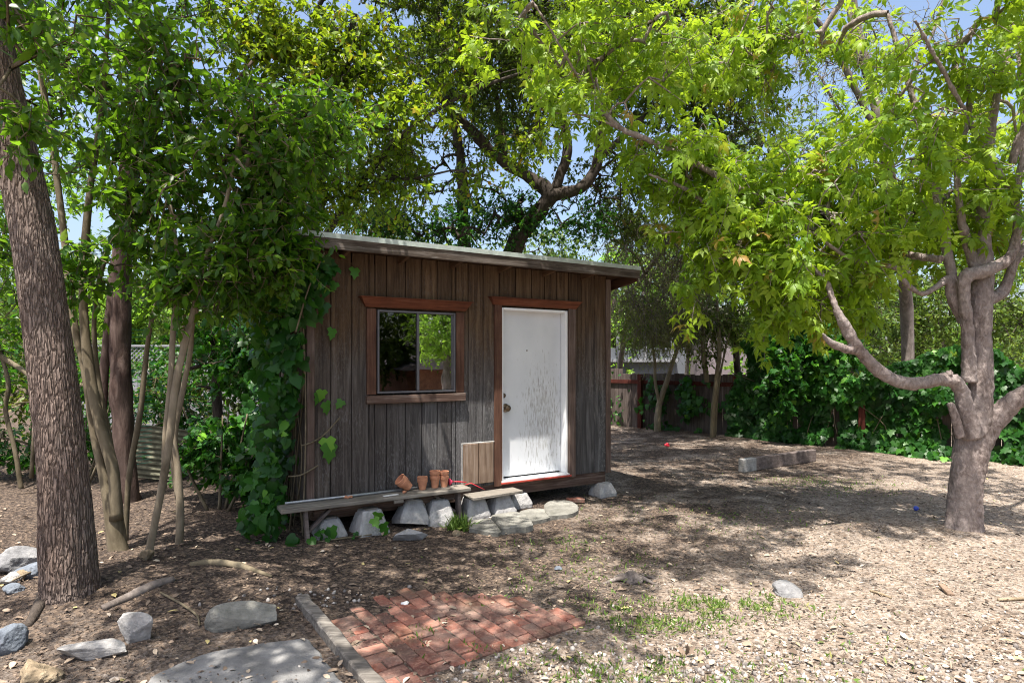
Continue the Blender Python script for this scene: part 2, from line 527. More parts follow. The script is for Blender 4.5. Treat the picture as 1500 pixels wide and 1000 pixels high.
k.bsdf(k.mix(pm, paint, bare), .55, .3, k.math('SUBTRACT', 1.0, pm), .3, .003)
M['door'] = k.m


def glass(name, refl, tr):
    k = NT(name)
    t = k.n("ShaderNodeBsdfTransparent"); t.inputs[0].default_value = (tr, tr, tr, 1)
    g = k.n("ShaderNodeBsdfGlossy"); g.inputs["Roughness"].default_value = .015; g.inputs[0].default_value = (.95, .97, 1, 1)
    n = k.noise(k.coord(), 1.7, 2); bp = k.n("ShaderNodeBump"); bp.inputs["Strength"].default_value = .03; bp.inputs["Distance"].default_value = .05
    k.l(n, bp.inputs["Height"]); k.l(bp.outputs[0], g.inputs["Normal"])
    fr = k.n("ShaderNodeFresnel"); fr.inputs[0].default_value = 1.5
    mx = k.n("ShaderNodeMixShader")
    k.l(k.math('ADD', fr.outputs[0], refl, True), mx.inputs[0]); k.l(t.outputs[0], mx.inputs[1]); k.l(g.outputs[0], mx.inputs[2])
    k.l(mx.outputs[0], k.out.inputs[0])
    return k.m


M['glass'] = glass('window glass', .5, .5)
M['glass_screen'] = glass('screened window glass', .06, .25)

# ground: mulch by trees, dry chips in the open, contrast partly painted sun and shade
k = NT('mulch and sun painted dry soil')
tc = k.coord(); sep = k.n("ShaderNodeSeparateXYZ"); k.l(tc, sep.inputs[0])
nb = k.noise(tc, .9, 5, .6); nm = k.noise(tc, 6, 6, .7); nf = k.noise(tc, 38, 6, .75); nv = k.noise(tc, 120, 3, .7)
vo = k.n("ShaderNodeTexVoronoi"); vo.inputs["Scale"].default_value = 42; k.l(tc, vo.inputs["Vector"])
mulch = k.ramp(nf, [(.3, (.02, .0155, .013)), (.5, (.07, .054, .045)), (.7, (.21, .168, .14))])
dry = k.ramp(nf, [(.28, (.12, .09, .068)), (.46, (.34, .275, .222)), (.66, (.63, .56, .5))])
# sunlit, drier side, painted paler: right of the path from bricks to shed
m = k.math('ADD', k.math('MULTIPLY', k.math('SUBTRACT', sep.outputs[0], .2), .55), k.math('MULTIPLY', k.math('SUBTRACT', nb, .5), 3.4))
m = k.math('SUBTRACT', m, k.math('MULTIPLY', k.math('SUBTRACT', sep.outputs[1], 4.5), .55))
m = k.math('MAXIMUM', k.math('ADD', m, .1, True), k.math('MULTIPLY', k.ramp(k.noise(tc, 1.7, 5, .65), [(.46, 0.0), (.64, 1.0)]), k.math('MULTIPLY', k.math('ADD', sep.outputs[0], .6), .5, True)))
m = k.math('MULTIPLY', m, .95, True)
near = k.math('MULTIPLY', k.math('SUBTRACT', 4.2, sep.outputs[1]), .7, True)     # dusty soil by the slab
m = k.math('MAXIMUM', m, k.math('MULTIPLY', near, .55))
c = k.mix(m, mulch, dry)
c = k.mix(k.math('MULTIPLY', k.ramp(nm, [(.35, 1.0), (.6, 0.0)]), .45), c, (.06, .045, .038))
wn = k.n("ShaderNodeSeparateColor"); k.l(vo.outputs["Color"], wn.inputs[0])
c = k.mix(k.math('MULTIPLY', k.ramp(wn.outputs[0], [(.6, 0.0), (.62, 1.0)]), .4), c, (.3, .22, .16))
c = k.mix(k.math('MULTIPLY', k.ramp(wn.outputs[1], [(.78, 0.0), (.8, 1.0)]), .5), c, (.035, .026, .022))
h = k.math('ADD', k.math('ADD', nf, k.math('MULTIPLY', nv, .4)), k.math('MULTIPLY', vo.outputs["Distance"], .6))
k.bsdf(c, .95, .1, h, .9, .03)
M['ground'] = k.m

k = NT('dry leaf litter')
c = k.ramp(k.attr(), [(0, (.04, .03, .025)), (.3, (.11, .08, .06)), (.6, (.26, .195, .145)), (.85, (.44, .35, .26)), (.94, (.6, .53, .44)), (.97, (.38, .31, .1)), (1, (.35, .17, .07))])
k.bsdf(c, .85, .2)
M['litter'] = k.m
k = NT('gravel')
c = k.ramp(k.attr(), [(0, (.10, .09, .085)), (.5, (.24, .215, .2)), (1, (.46, .43, .4))])
k.bsdf(c, .9, .2)
M['gravel'] = k.m

# ------------------------------------------------------------------ ground sheet and paving
su = np.linspace(-1, 1, 420)
xs = .5 + np.sinh(su * 4.6) / np.sinh(4.6) * 120
ys = 4.6 + np.sinh(su * 4.6) / np.sinh(4.6) * 120
GX, GY = np.meshgrid(xs, ys)
fine = np.exp(-((GX - .5) / 9) ** 2 - ((GY - 5) / 9) ** 2)
GZ = gh(GX, GY) + .006 * vnoise(GX * 14, GY * 14, s=11) * fine + .004 * vnoise(GX * 31, GY * 31, s=12) * fine
V = np.stack([GX, GY, GZ], -1).reshape(-1, 3)
nx = len(xs)
ii = (np.arange(nx - 1)[:, None] * nx + np.arange(nx - 1)[None, :]).ravel()
tag(mesh_obj('ground', V, np.stack([ii, ii + 1, ii + nx + 1, ii + nx], 1), M['ground'], smooth=True), 'bare ground of mulch and dry chips, painted paler on the sunny side', kind='structure')

# concrete path slab in the lower left corner, an irregular broken edge
poly = [G(470, 1075), G(380, 1080), G(205, 1035), G(218, 1003), G(252, 982), G(290, 966), G(330, 957), G(372, 950), G(415, 944), G(447, 942), G(462, 955), G(480, 978), G(497, 1000), G(520, 1040)]
pp = spline([p for p in poly] + [poly[0]], 5)[:-1]
pp = pp + np.stack([.012 * vnoise(pp[:, 0] * 12, pp[:, 1] * 12, s=5), .012 * vnoise(pp[:, 0] * 12, pp[:, 1] * 12, s=6), np.zeros(len(pp))], 1)
n = len(pp)
top = pp.copy(); top[:, 2] = .022; mid = pp.mean(0); top2 = mid + (pp - mid) * .97; top2[:, 2] = .03
bot = pp.copy(); bot[:, 2] = -.08
F = [tuple(range(2 * n, 3 * n))] + [(i, (i + 1) % n, n + (i + 1) % n, n + i) for i in range(n)] + [(n + i, n + (i + 1) % n, 2 * n + (i + 1) % n, 2 * n + i) for i in range(n)]
tag(mesh_obj('concrete_path', np.vstack([bot, top, top2]), F, M['slab']), 'grey concrete path slab in the lower left', kind='structure')

# brick paving: rows laid along A (away from the eye to the left), seen corner at the slab
ca = G(474, 908); cb = G(606, 871); cd = G(628, 992)
ux = (G(860, 914) - G(634, 990)); ux /= np.linalg.norm(ux)
uy = np.array([-ux[1], ux[0], 0])
org = G(634, 991)                      # nearest corner
mb = MB()



def brick(cx, cy, ang, l=.196, w_=.094):
    p = org + ux * cx + uy * cy
    z = .022 + random.uniform(-.006, .006) + .006 * float(vnoise(p[0] * 3, p[1] * 3, s=21))
    rt = Matrix.Rotation(ang + math.atan2(ux[1], ux[0]) + random.uniform(-.025, .025), 3, 'Z') @ Matrix.Rotation(random.uniform(-.025, .025), 3, 'X') @ Matrix.Rotation(random.uniform(-.03, .03), 3, 'Y')
    t = random.random()
    if random.random() < .93: t = min(t, .93)
    mb.box((p[0] + random.uniform(-.003, .003), p[1] + random.uniform(-.003, .003), z - .03), (l * random.uniform(.97, 1), w_ * random.uniform(.97, 1.02), .062), rt, .007, t)


# stretcher field: long side along uy, joints running through, every other row starting with a half brick
for i in range(12):
    x = -.072 + (i + .5) * .1
    far = float(np.interp(x, [-.1, .4, .75, 1.0, 1.13], [1.1, 1.12, .85, .58, .1]))
    y = 0.0 if x > .02 else -.406
    first = True
    while y < far - .06:
        ln = .1 if (first and i % 2) else .203
        brick(x, y + ln / 2, math.pi / 2, ln - .006)
        y += ln; first = False
# a soldier course on the left, along the edging board
for j in range(-5, 10):
    y = (j + .5) * .102 - .02
    if random.random() < .8:
        brick(-.18, y, 0)
    else:
        brick(-.23, y, 0, .096); brick(-.128, y, 0, .096)
tag(mb.build('brick_paving', M['brick']), 'worn red brick paving patch', kind='structure')

# ------------------------------------------------------------------ shed
YAW = math.atan2(.513, .858)
SO = np.array([-1.99, 5.94, 0.0])
SX = np.array([math.cos(YAW), math.sin(YAW), 0]); SY = np.array([-math.sin(YAW), math.cos(YAW), 0])


def S(x, y, z=0.0):
    """shed frame (x along the front, y back into the shed) to world"""
    return SO + SX * x + SY * y + np.array([0, 0, z])


shed = thing('shed', SO, 'small weathered wooden garden shed with a white door and sliding window', 'shed', rz=YAW)
WL, WD, Z0, Z1 = 3.78, 2.44, .29, 2.84
DX0, DX1, DZ0, DZ1 = 2.17, 3.13, .33, 2.36
WX0, WX1, WZ0, WZ1 = .67, 1.565, 1.39, 2.265
mb = MB()
xsb = [.0]
while xsb[-1] < WL - .01:
    xsb.append(min(WL, xsb[-1] + .203 + random.uniform(-.025, .02)))


def board(x0, x1, z0, z1, t):
    if x1 - x0 > .012 and z1 - z0 > .01:
        mb.box(((x0 + x1) / 2, .012, (z0 + z1) / 2), (x1 - x0 - .011, .02, z1 - z0), None, .004, t)


for a, b in zip(xsb, xsb[1:]):
    t = random.random()
    segs = [(a, b, Z0, Z1)]
    for (ox0, ox1, oz0, oz1) in ((DX0 - .02, DX1 + .02, 0, DZ1 + .02), (WX0 - .02, WX1 + .02, WZ0 - .02, WZ1 + .02)):
        new = []
        for (p, q, u, v_) in segs:
            if q <= ox0 or p >= ox1 or v_ <= oz0 or u >= oz1:
                new.append((p, q, u, v_)); continue
            if p < ox0: new.append((p, ox0, u, v_))
            if q > ox1: new.append((ox1, q, u, v_))
            p2, q2 = max(p, ox0), min(q, ox1)
            if u < oz0: new.append((p2, q2, u, oz0))
            if v_ > oz1: new.append((p2, q2, oz1, v_))
        segs = new
    for sg in segs:
        board(*sg, t)
# backing sheet behind the grooves, in four pieces round the openings
for (x0, x1, z0, z1) in ((0, WX0 - .02, Z0, Z1 - .1), (WX1 + .02, DX0 - .02, Z0, Z1 - .1), (DX1 + .02, WL, Z0, Z1 - .1), (WX0 - .02, WX1 + .02, Z0, WZ0 - .02), (WX0 - .02, WX1 + .02, WZ1 + .02, Z1 - .1), (DX0 - .02, DX1 + .02, DZ1 + .02, Z1 - .1)):
    mb.box(((x0 + x1) / 2, .035, (z0 + z1) / 2), (x1 - x0, .02, z1 - z0), None, 0, .9)
mb.build('front_wall', M['siding'], shed)


def wall_side(x, sgn):
    m_ = MB(); y = .0
    while y < WD - .02:
        y1 = min(WD, y + .203)
        zt = Z1 - .13 * ((y + y1) / 2) - .02
        m_.box((x, (y + y1) / 2 + .03, (Z0 + zt) / 2), (.022, y1 - y - .008, zt - Z0), None, .003)
        y = y1
    m_.box((x - sgn * .02, WD / 2, (Z0 + Z1 - .4) / 2), (.016, WD - .04, Z1 - .4 - Z0), None, 0, .9)
    return m_.build('side_wall', M['siding'], shed)


wall_side(-.008, -1); wall_side(WL + .008, 1)
m_ = MB(); m_.box((WL / 2, WD + .02, (Z0 + Z1 - .35) / 2), (WL - .06, .03, Z1 - .35 - Z0)); m_.build('back_wall', M['siding'], shed)
m_ = MB(); m_.box((WL / 2, WD / 2 + .03, .27), (WL - .1, WD - .12, .04)); m_.build('floor', M['rubber'], shed)
for x, m0 in ((-.035, 'trim_worn'), (WL - .03, 'trim_worn')):
    mb = MB(); mb.box((x + .03, -.012, (Z0 - .02 + Z1 - .04) / 2), (.075, .022, Z1 - Z0 - .02)); mb.build('corner_trim', M[m0], shed)
mb = MB()
mb.box((WL / 2, .05, .215), (WL - .02, .04, .15), None, .004, .2)
mb.box((.03, WD / 2 + .05, .215), (.04, WD - .05, .15), None, .004, .2)
mb.build('rim_board', M['sill_worn'], shed)
# roof falls to the back
SL = .13
ang = math.atan(SL)
rot = Matrix.Rotation(-ang, 3, 'X')
RX0, RX1, RF, RB = -.285, WL + .27, -.3, WD + .25
mb = MB(); ym = (RF + RB) / 2
mb.box(((RX0 + RX1) / 2, ym + .015, 2.9 - SL * (ym + .3)), (RX1 - RX0 - .01, RB - RF - .03, .03), rot, .004)
roof = mb.build('roof', M['soffit'], shed)
mb = MB()
mb.box(((RX0 + RX1) / 2, ym + .015, 2.93 - SL * (ym + .3)), (RX1 - RX0 + .02, RB - RF + .03, .018), rot, .003)
mb.bar((RX0 - .012, RF - .026, 2.925), (RX1 + .012, RF - .026, 2.925), .006, .05, bev=.001)
mb.build('flashing', M['flashing'], roof)
mb = MB(); mb.bar((RX0, RF - .002, 2.865), (RX1, RF - .002, 2.865), .038, .135, bev=.005, t=.1)
fas = mb.build('fascia', M['fascia'], shed)
for x in (RX0 + .02, RX1 - .02):
    mb = MB(); mb.bar((x, RF + .02, 2.82), (x, RB, 2.82 - SL * (RB - RF)), .036, .12, bev=.004, t=.2); mb.build('barge_board', M['soffit'], shed)
for x in (.3, .92, 1.53, 2.14, 2.76, 3.35):
    mb = MB(); mb.bar((x, RF + .02, 2.84), (x, .0, 2.84 - SL * .3), .038, .085, bev=.003); mb.build('rafter_tail', M['rafter'], shed)
# window
win = MB()
for (x0, x1, z0, z1) in ((WX0, WX0 + .02, WZ0, WZ1), (WX1 - .02, WX1, WZ0, WZ1)):
    win.box(((x0 + x1) / 2, .0, (z0 + z1) / 2), (x1 - x0, .06, z1 - z0), None, .002)
for z in (WZ0 + .01, WZ1 - .01):
    win.box(((WX0 + WX1) / 2, .0, z), (WX1 - WX0 - .04, .056, .02), None, .002)
xm = WX0 + .455
win.box((xm, .003, (WZ0 + WZ1) / 2), (.026, .05, WZ1 - WZ0 - .04), None, .002)
win = win.build('window', M['window_frame'], shed)
mb = MB(); mb.box(((xm + WX0) / 2, .004, (WZ0 + WZ1) / 2), (xm - WX0 - .03, .005, WZ1 - WZ0 - .05), None, 0); mb.build('pane', M['glass_screen'], win)
mb = MB(); mb.box(((xm + WX1) / 2, .012, (WZ0 + WZ1) / 2), (WX1 - xm - .03, .005, WZ1 - WZ0 - .05), None, 0); mb.build('pane', M['glass'], win)
for x in (WX0 - .062, WX1 + .062):
    mb = MB(); mb.box((x, -.014, (WZ0 + WZ1) / 2), (.1, .026, WZ1 - WZ0 + .02)); mb.build('side_trim', M['trim_red'], win)
mb = MB()
pts = []
for z, e in ((2.29, .125), (2.385, .185)):
    for sx in (WX0 - e, WX1 + e):
        for y in (0, -.03 - (.055 if z > 2.3 else 0)):
            pts.append((sx, y, z))
mb.hull(pts); mb.box(((WX0 + WX1) / 2, -.046, 2.391), (WX1 - WX0 + .4, .1, .011)); mb.build('head_trim', M['trim_redx'], win)
mb = MB(); mb.box(((WX0 + WX1) / 2, -.024, WZ0 - .062), (WX1 - WX0 + .24, .05, .085)); mb.build('sill', M['sill_worn'], win)
# door in its recess
mb = MB(); mb.box(((DX0 + DX1) / 2, .12, (DZ0 + DZ1) / 2), (DX1 - DX0 - .07, .04, DZ1 - DZ0 - .035), None, .004)
door = mb.build('door', M['door'], shed)
mb = MB(); Mr = Matrix.Rotation(R(90), 3, 'X')
kx = DX0 + .115
mb.lathe([(0.001, .0), (.052, .0), (.05, .012), (.026, .018), (.02, .035), (.034, .045), (.041, .06), (.034, .075), (.012, .08), (.001, .08)], (kx, .1, 1.17), 20, Mr); mb.build('knob', M['brass'], door, True)
mb = MB(); mb.lathe([(.001, 0), (.031, 0), (.028, .018), (.015, .025), (.001, .025)], (DX0 + .085, .1, 1.32), 16, Mr); mb.build('deadbolt', M['brass'], door, True)
mb = MB(); mb.lathe([(.001, 0), (.009, 0), (.009, .004), (.001, .004)], (DX0 + .42, .1, 1.86), 10, Mr); mb.build('peephole', M['brass'], door)
mb = MB()
mb.box((DX0 + .014, .068, (DZ0 + DZ1) / 2), (.035, .14, DZ1 - DZ0)); mb.box((DX1 - .014, .068, (DZ0 + DZ1) / 2), (.035, .14, DZ1 - DZ0))
mb.box(((DX0 + DX1) / 2, .068, DZ1 - .012), (DX1 - DX0 - .068, .135, .03))
mb.build('door_frame', M['white_paint'], shed)
for x, m0 in ((DX0 - .05, 'trim_worn'), (DX1 + .06, 'trim_worn')):
    mb = MB(); mb.box((x, -.014, (Z0 - .02 + DZ1 + .03) / 2), (.1, .026, DZ1 + .05 - Z0)); mb.build('door_trim', M['trim_red'] if x < 2.5 else M[m0], shed)
mb = MB(); pts = []
for z, e in ((2.385, .115), (2.465, .165)):
    for sx in (DX0 - e, DX1 + e):
        for y in (0, -.03 - (.05 if z > 2.4 else 0)):
            pts.append((sx, y, z))
mb.hull(pts); mb.box(((DX0 + DX1) / 2, -.044, 2.471), (DX1 - DX0 + .36, .095, .01)); mb.build('door_head_trim', M['trim_redx'], shed)
mb = MB(); mb.box(((DX0 + DX1) / 2, .045, .312), (DX1 - DX0 + .02, .17, .03)); mb.build('threshold', M['white_paint'], shed)
mb = MB(); mb.box(((DX0 + DX1) / 2, -.05, .302), (DX1 - DX0 + .05, .02, .022)); mb.build('threshold_edge', M['red_paint'], shed)
mb = MB()
mb.box((1.76, -.016, .56), (.19, .028, .46)); mb.box((1.958, -.016, .56), (.19, .028, .46))
ht = mb.build('hatch', M['hatch'], shed)
mb = MB(); mb.box((1.86, -.008, .796), (.42, .03, .012)); mb.box((1.655, -.008, .56), (.012, .03, .47)); mb.build('hatch_edge', M['stone_pale'], ht)

# ------------------------------------------------------------------ rocks, piers and other small things on the ground
_ico = {}


def ico(sub):
    if sub not in _ico:
        bm = bmesh.new(); bmesh.ops.create_icosphere(bm, subdivisions=sub, radius=1)
        _ico[sub] = (np.array([v.co[:] for v in bm.verts]), [[v.index for v in f.verts] for f in bm.faces]); bm.free()
    return _ico[sub]


def rock_mesh(size, seed, cuts=7, rough=.12, sub=5):
    v, f = ico(sub); v = v.copy(); r = np.random.default_rng(seed)
    if cuts > 6: v = np.sign(v) * np.abs(v) ** .75
    for _ in range(cuts):
        nrm = r.normal(size=3); nrm /= np.linalg.norm(nrm); d = r.uniform(.42, .8)
        q = v @ nrm - d
        v -= np.where(q > 0, q, 0)[:, None] * nrm * .93
    v = v / np.abs(v).max(0)
    n = vnoise(v[:, 0] * 2.3 + seed, v[:, 1] * 2.3, v[:, 2] * 2.3, seed) * rough + vnoise(v[:, 0] * 8 + seed, v[:, 1] * 8, v[:, 2] * 8, seed + 1) * rough * .35
    v = v * (1 + n)[:, None]
    return v * np.array(size) / 2, f


def rock(name, px, py, wpx, hpx, dep, mat, label, cat, seed, yaw=0.0, cuts=7, group=None, sink=.25, rough=.1):
    """a rock whose ground contact is seen at (px, py); wpx, hpx its size in the photo, dep its depth in metres"""
    g = GP(px, py); s_ = g[1] / FPX
    hz = max(.03, hpx * s_ * 1.0)
    v, f = rock_mesh((wpx * s_, dep, hz), seed, cuts, rough)
    c, s2 = math.cos(yaw), math.sin(yaw)
    v = v @ np.array([[c, -s2, 0], [s2, c, 0], [0, 0, 1]]).T
    v[:, 2] += hz * (.5 - sink)
    o = mesh_obj(name, v, f, M[mat], smooth=False)
    o.location = (float(g[0]), float(g[1]) + dep * .3, float(g[2]))
    return tag(o, label, cat, group)


gL = 'stones bordering the path on the left'
rock('rock', 22, 838, 72, 46, .3, 'stone_grey', 'large dark grey boulder behind the rounded blue grey rock left of the big trunk', 'rock', 3, .3, 6, gL)
rock('rock', 33, 853, 48, 32, .18, 'stone_blue', 'rounded blue grey rock between the boulder and the tan cobble, left of the big trunk', 'rock', 4, 0, 3, gL)
rock('rock', 28, 857, 20, 20, .1, 'stone_sand', 'small tan cobble leaning on the rounded blue grey rock', 'rock', 5, 0, 3, gL)
rock('rock', 8, 862, 30, 20, .13, 'stone_pale', 'small pale cobble at the left picture edge, beside the dry stick', 'rock', 6, 0, 4, gL)
rock('rock', 14, 878, 30, 18, .12, 'stone_blue', 'flat dark slate stone lowest of the heap left of the big trunk', 'rock', 8, .3, 6, gL)
rock('rock', 2, 958, 40, 48, .2, 'stone_blue', 'dark smooth rock cut off by the left picture edge above the sandy rock', 'rock', 9, 0, 2, gL)
rock('rock', 128, 968, 104, 34, .14, 'stone_pale', 'long flat pale grey stone lying between the sandy rock and the tilted block', 'rock', 10, .12, 8, gL, .3, .06)
rock('rock', 197, 947, 60, 52, .13, 'stone_pale', 'tilted squarish grey stone block right beside the long flat pale stone', 'rock', 12, -.2, 9, gL, .2, .07)
rock('rock', 360, 924, 116, 44, .17, 'flag', 'long low slab of grey green stone between the bark log and the edging board', 'rock', 14, .32, 8, gL, .3, .06)
rock('rock', 40, 1003, 74, 46, .22, 'stone_sand', 'sandy tan rock in the bottom left corner of the photo', 'rock', 15, 0, 5, gL, .3, .16)
rock('rock', 593, 889, 13, 8, .04, 'paper', 'small white pebble at the back edge of the brick paving', 'pebble', 16, 0, 2)
rock('rock', 1163, 868, 46, 24, .2, 'stone_grey', 'low grey broken stone alone in the sunny open ground', 'rock', 18, .2, 7)
rock('rock', 668, 782, 13, 11, .07, 'stone_sand', 'round cream stone in front of the grass tuft by the bench', 'rock', 19, 0, 0)
rock('rock', 212, 838, 18, 20, .1, 'stone_sand', 'small brown block at the foot of the pale leaning sapling', 'rock', 20, 0, 8)
rock('rock', 818, 832, 12, 8, .06, 'stone_blue', 'small blue grey stone on the dark mulch before the stepping stones', 'rock', 21, 0, 5)

# flat stepping stones by the door
gS = 'flat stepping stones at the shed door'


def slab(pts_px, th, mat, label, seed, dz=0.0):
    p = np.array([G(*q) for q in pts_px]); c = p.mean(0)
    q = spline(list(p) + [p[0]], 4)[:-1]
    q[:, :2] += .012 * np.stack([vnoise(q[:, 0] * 15, q[:, 1] * 15, s=seed), vnoise(q[:, 0] * 15, q[:, 1] * 15, s=seed + 1)], 1)
    n = len(q); lo = q.copy(); lo[:, 2] = -.06; hi = q.copy(); hi[:, 2] = th * .8; t2 = c + (q - c) * .93; t2[:, 2] = th + .006 * vnoise(q[:, 0] * 9, q[:, 1] * 9, s=seed)
    t3 = c + (q - c) * .5; t3[:, 2] = th + .008 * vnoise(q[:, 0] * 9 + 4, q[:, 1] * 9, s=seed)
    V = np.vstack([lo, hi, t2, t3]) - np.array([c[0], c[1], 0])
    F = []
    for k_ in range(3):
        F += [(k_ * n + i, k_ * n + (i + 1) % n, (k_ + 1) * n + (i + 1) % n, (k_ + 1) * n + i) for i in range(n)]
    F.append(tuple(range(3 * n, 4 * n)))
    o = mesh_obj('stepping_stone', V, F, M[mat]); o.location = (float(c[0]), float(c[1]), float(gh(c[0], c[1])) + dz)
    return tag(o, label, 'stepping stone', gS)


slab([(687, 775), (730, 782), (733, 770), (715, 762), (690, 765)], .05, 'flag', 'small flat grey stepping stone leftmost, nearest the grass tuft', 41)
slab([(735, 781), (777, 776), (778, 768), (760, 757), (722, 760), (722, 766)], .075, 'flag', 'thick squarish stepping stone in front of the step plank', 43)
slab([(764, 768), (800, 762), (812, 752), (790, 748), (762, 752)], .05, 'flag', 'rough middle stepping stone between the thick one and the rounded one', 45)
slab([(805, 760), (838, 756), (848, 746), (835, 738), (806, 738), (796, 746)], .05, 'flag', 'rounded light stepping stone farthest right, below the door sill', 47)
mb = MB(); mb.box((0, 0, 0), (.21, .1, .05), None, .006, .6)
o = mb.build('loose_brick', M['brick']); o.location = GP(843, 735, .03); o.rotation_euler = (0, .05, .35)
tag(o, 'single loose red brick on the ground behind the stepping stones', 'brick')

# concrete pier blocks
gP = 'concrete pier blocks round the shed'
CHIP = bpy.data.textures.new('chips', 'CLOUDS'); CHIP.noise_scale = .06; CHIP.noise_depth = 4


def pier(p, base, top, h, label, rz=0.0, tilt=(0, 0), notch=True):
    """a truncated pyramid pier with a nailing block let into its top"""
    t = thing('pier_block', p, label, 'pier block', gP, rz)
    t.rotation_euler = (tilt[0], tilt[1], rz)
    mb = MB(); pts = []
    b2, t2, c = base / 2, top / 2, .022
    for z, s_ in ((0, b2), (.05, b2), (h, t2)):
        for sx in (-1, 1):
            for sy in (-1, 1):
                pts += [(sx * s_, sy * (s_ - c), z), (sx * (s_ - c), sy * s_, z)]
    for sx in (-1, 1):
        for sy in (-1, 1):
            pts.append((sx * (t2 - c), sy * (t2 - c), h + .008))
    mb.hull(pts); bd_ = mb.build('body', M['concrete'], t)
    ss = bd_.modifiers.new('fine', 'SUBSURF'); ss.subdivision_type = 'SIMPLE'; ss.levels = 4; ss.render_levels = 4
    rm2 = bd_.modifiers.new('even', 'REMESH'); rm2.mode = 'VOXEL'; rm2.voxel_size = .008
    dp2 = bd_.modifiers.new('chips', 'DISPLACE'); dp2.texture = CHIP; dp2.texture_coords = 'GLOBAL'; dp2.strength = .012; dp2.mid_level = .5
    if notch:
        mb = MB(); mb.box((0, 0, h + .008), (top * .62, top * .62, .02)); mb.build('nailing_block', M['wood_grey'], t)
    return t


pier(S(.16, -.1, -.02), .3, .17, .2, 'concrete pier block leftmost under the bench, half hidden by the bench leg', .5)
pier(S(.53, -.19, -.03), .33, .2, .27, 'concrete pier block with a clear square top, second from left under the bench', .62)
pier(S(.98, -.16, .02), .32, .18, .25, 'tilted concrete pier block propped on a broken piece of concrete', .5, (R(-14), R(10)))
pier(S(1.12, .12, -.02), .3, .18, .24, 'concrete pier block in the shade behind two others under the shed', .55)
pier(S(1.3, -.16, -.02), .31, .18, .26, 'stained concrete pier block at the right end of the bench beside its brace', .42)
pier(S(1.76, -.1, -.03), .3, .2, .23, 'concrete pier block under the left end of the step plank', .5, (0, 0), False)
pier(S(2.1, -.1, -.03), .3, .17, .23, 'concrete pier block under the right end of the step plank', .55, (0, 0), False)
pier(S(2.42, .06, -.02), .3, .2, .17, 'concrete pier block carrying the shed below the door', .5, (0, 0), False)
pier(S(3.72, .03, -.03), .28, .18, .17, 'sunlit concrete pier block under the right front corner of the shed', .5, (0, 0), False)
o = rock('broken_concrete', 598, 792, 56, 24, .16, 'concrete', 'broken flat lump of concrete in front of the tilted pier block', 'concrete lump', 31, .3, 9, None, .2, .06)

# step plank on two piers
mb = MB(); mb.bar(S(1.66, -.16, .222), S(2.31, -.14, .23), .24, .032, bev=.005, t=.1)
o = mb.build('step_plank', M['wood_grey']); tag(o, 'short weathered step plank resting on two pier blocks under the hatch', 'plank')

# ------------------------------------------------------------------ bench and the things on it
bench = thing('bench', SO, 'long weathered plank bench along the front wall of the shed', 'bench', rz=YAW)
BX0, BX1, BZ = -.33, 1.62, .36
mb = MB(); mb.box(((BX0 + BX1) / 2, -.19, BZ - .019), (BX1 - BX0, .235, .038), None, .005, .05); mb.build('seat', M['wood_grey'], bench)
mb = MB(); mb.box(((BX0 + BX1) / 2 + .1, -.13, BZ - .092), (BX1 - BX0 - .45, .036, .1), None, .004, .2); mb.build('apron', M['sill_worn'], bench)
mb = MB(); mb.box((.8, -.3, BZ - .055), (.1, .03, .03)); mb.build('cleat', M['wood_grey'], bench)
for x in (-.1, 1.5):
    mb = MB(); mb.bar((x, -.21, BZ - .04), (x + .02, -.26 if x < 0 else -.22, -.06), .035, .09, up=(0, 1, 0), bev=.004); mb.build('leg', M['timber'], bench)
    mb = MB(); mb.bar((x + (.03 if x < 0 else -.03), -.2, .1), (x + (.26 if x < 0 else -.26), -.17, BZ - .06), .03, .06, up=(0, 1, 0), bev=.004); mb.build('brace', M['timber'], bench)
BT = BZ + .001
mb = MB(); mb.tube([S(-.26, -.1, BT + .014), S(.4, -.105, BT + .015), S(1.12, -.08, BT + .016)], .0125, 12); o = mb.build('pipe', M['steel'], None, True)
tag(o, 'long galvanised steel pipe lying along the back of the bench', 'pipe')
mb = MB(); mb.box((0, 0, 0), (.16, .05, .004), None, .001); o = mb.build('paper_scrap', M['paper']); o.location = S(.74, -.235, BT + .004); o.rotation_euler = (0, 0, YAW + .1)
tag(o, 'white scrap of card lying on the bench before the pots', 'scrap')


def pot_prof(h, r):
    rb = r * .68
    return [(.001, 0), (rb, 0), (r * .92, h * .72), (r * 1.02, h * .72), (r * 1.06, h * .98), (r * 1.03, h), (r * .95, h), (r * .9, h * .72), (rb * .9, h * .06), (.001, h * .06)]


def pot(p, h, r, label, Mr=None, cat='pot'):
    h *= 1.15; r *= 1.15
    mb = MB(); mb.lathe(pot_prof(h, r), (0, 0, 0), 24, Mr); o = mb.build('terracotta_pot', M['terracotta'], None, False); o.location = [float(c) for c in p]
    return tag(o, label, cat, 'terracotta pots on the bench')


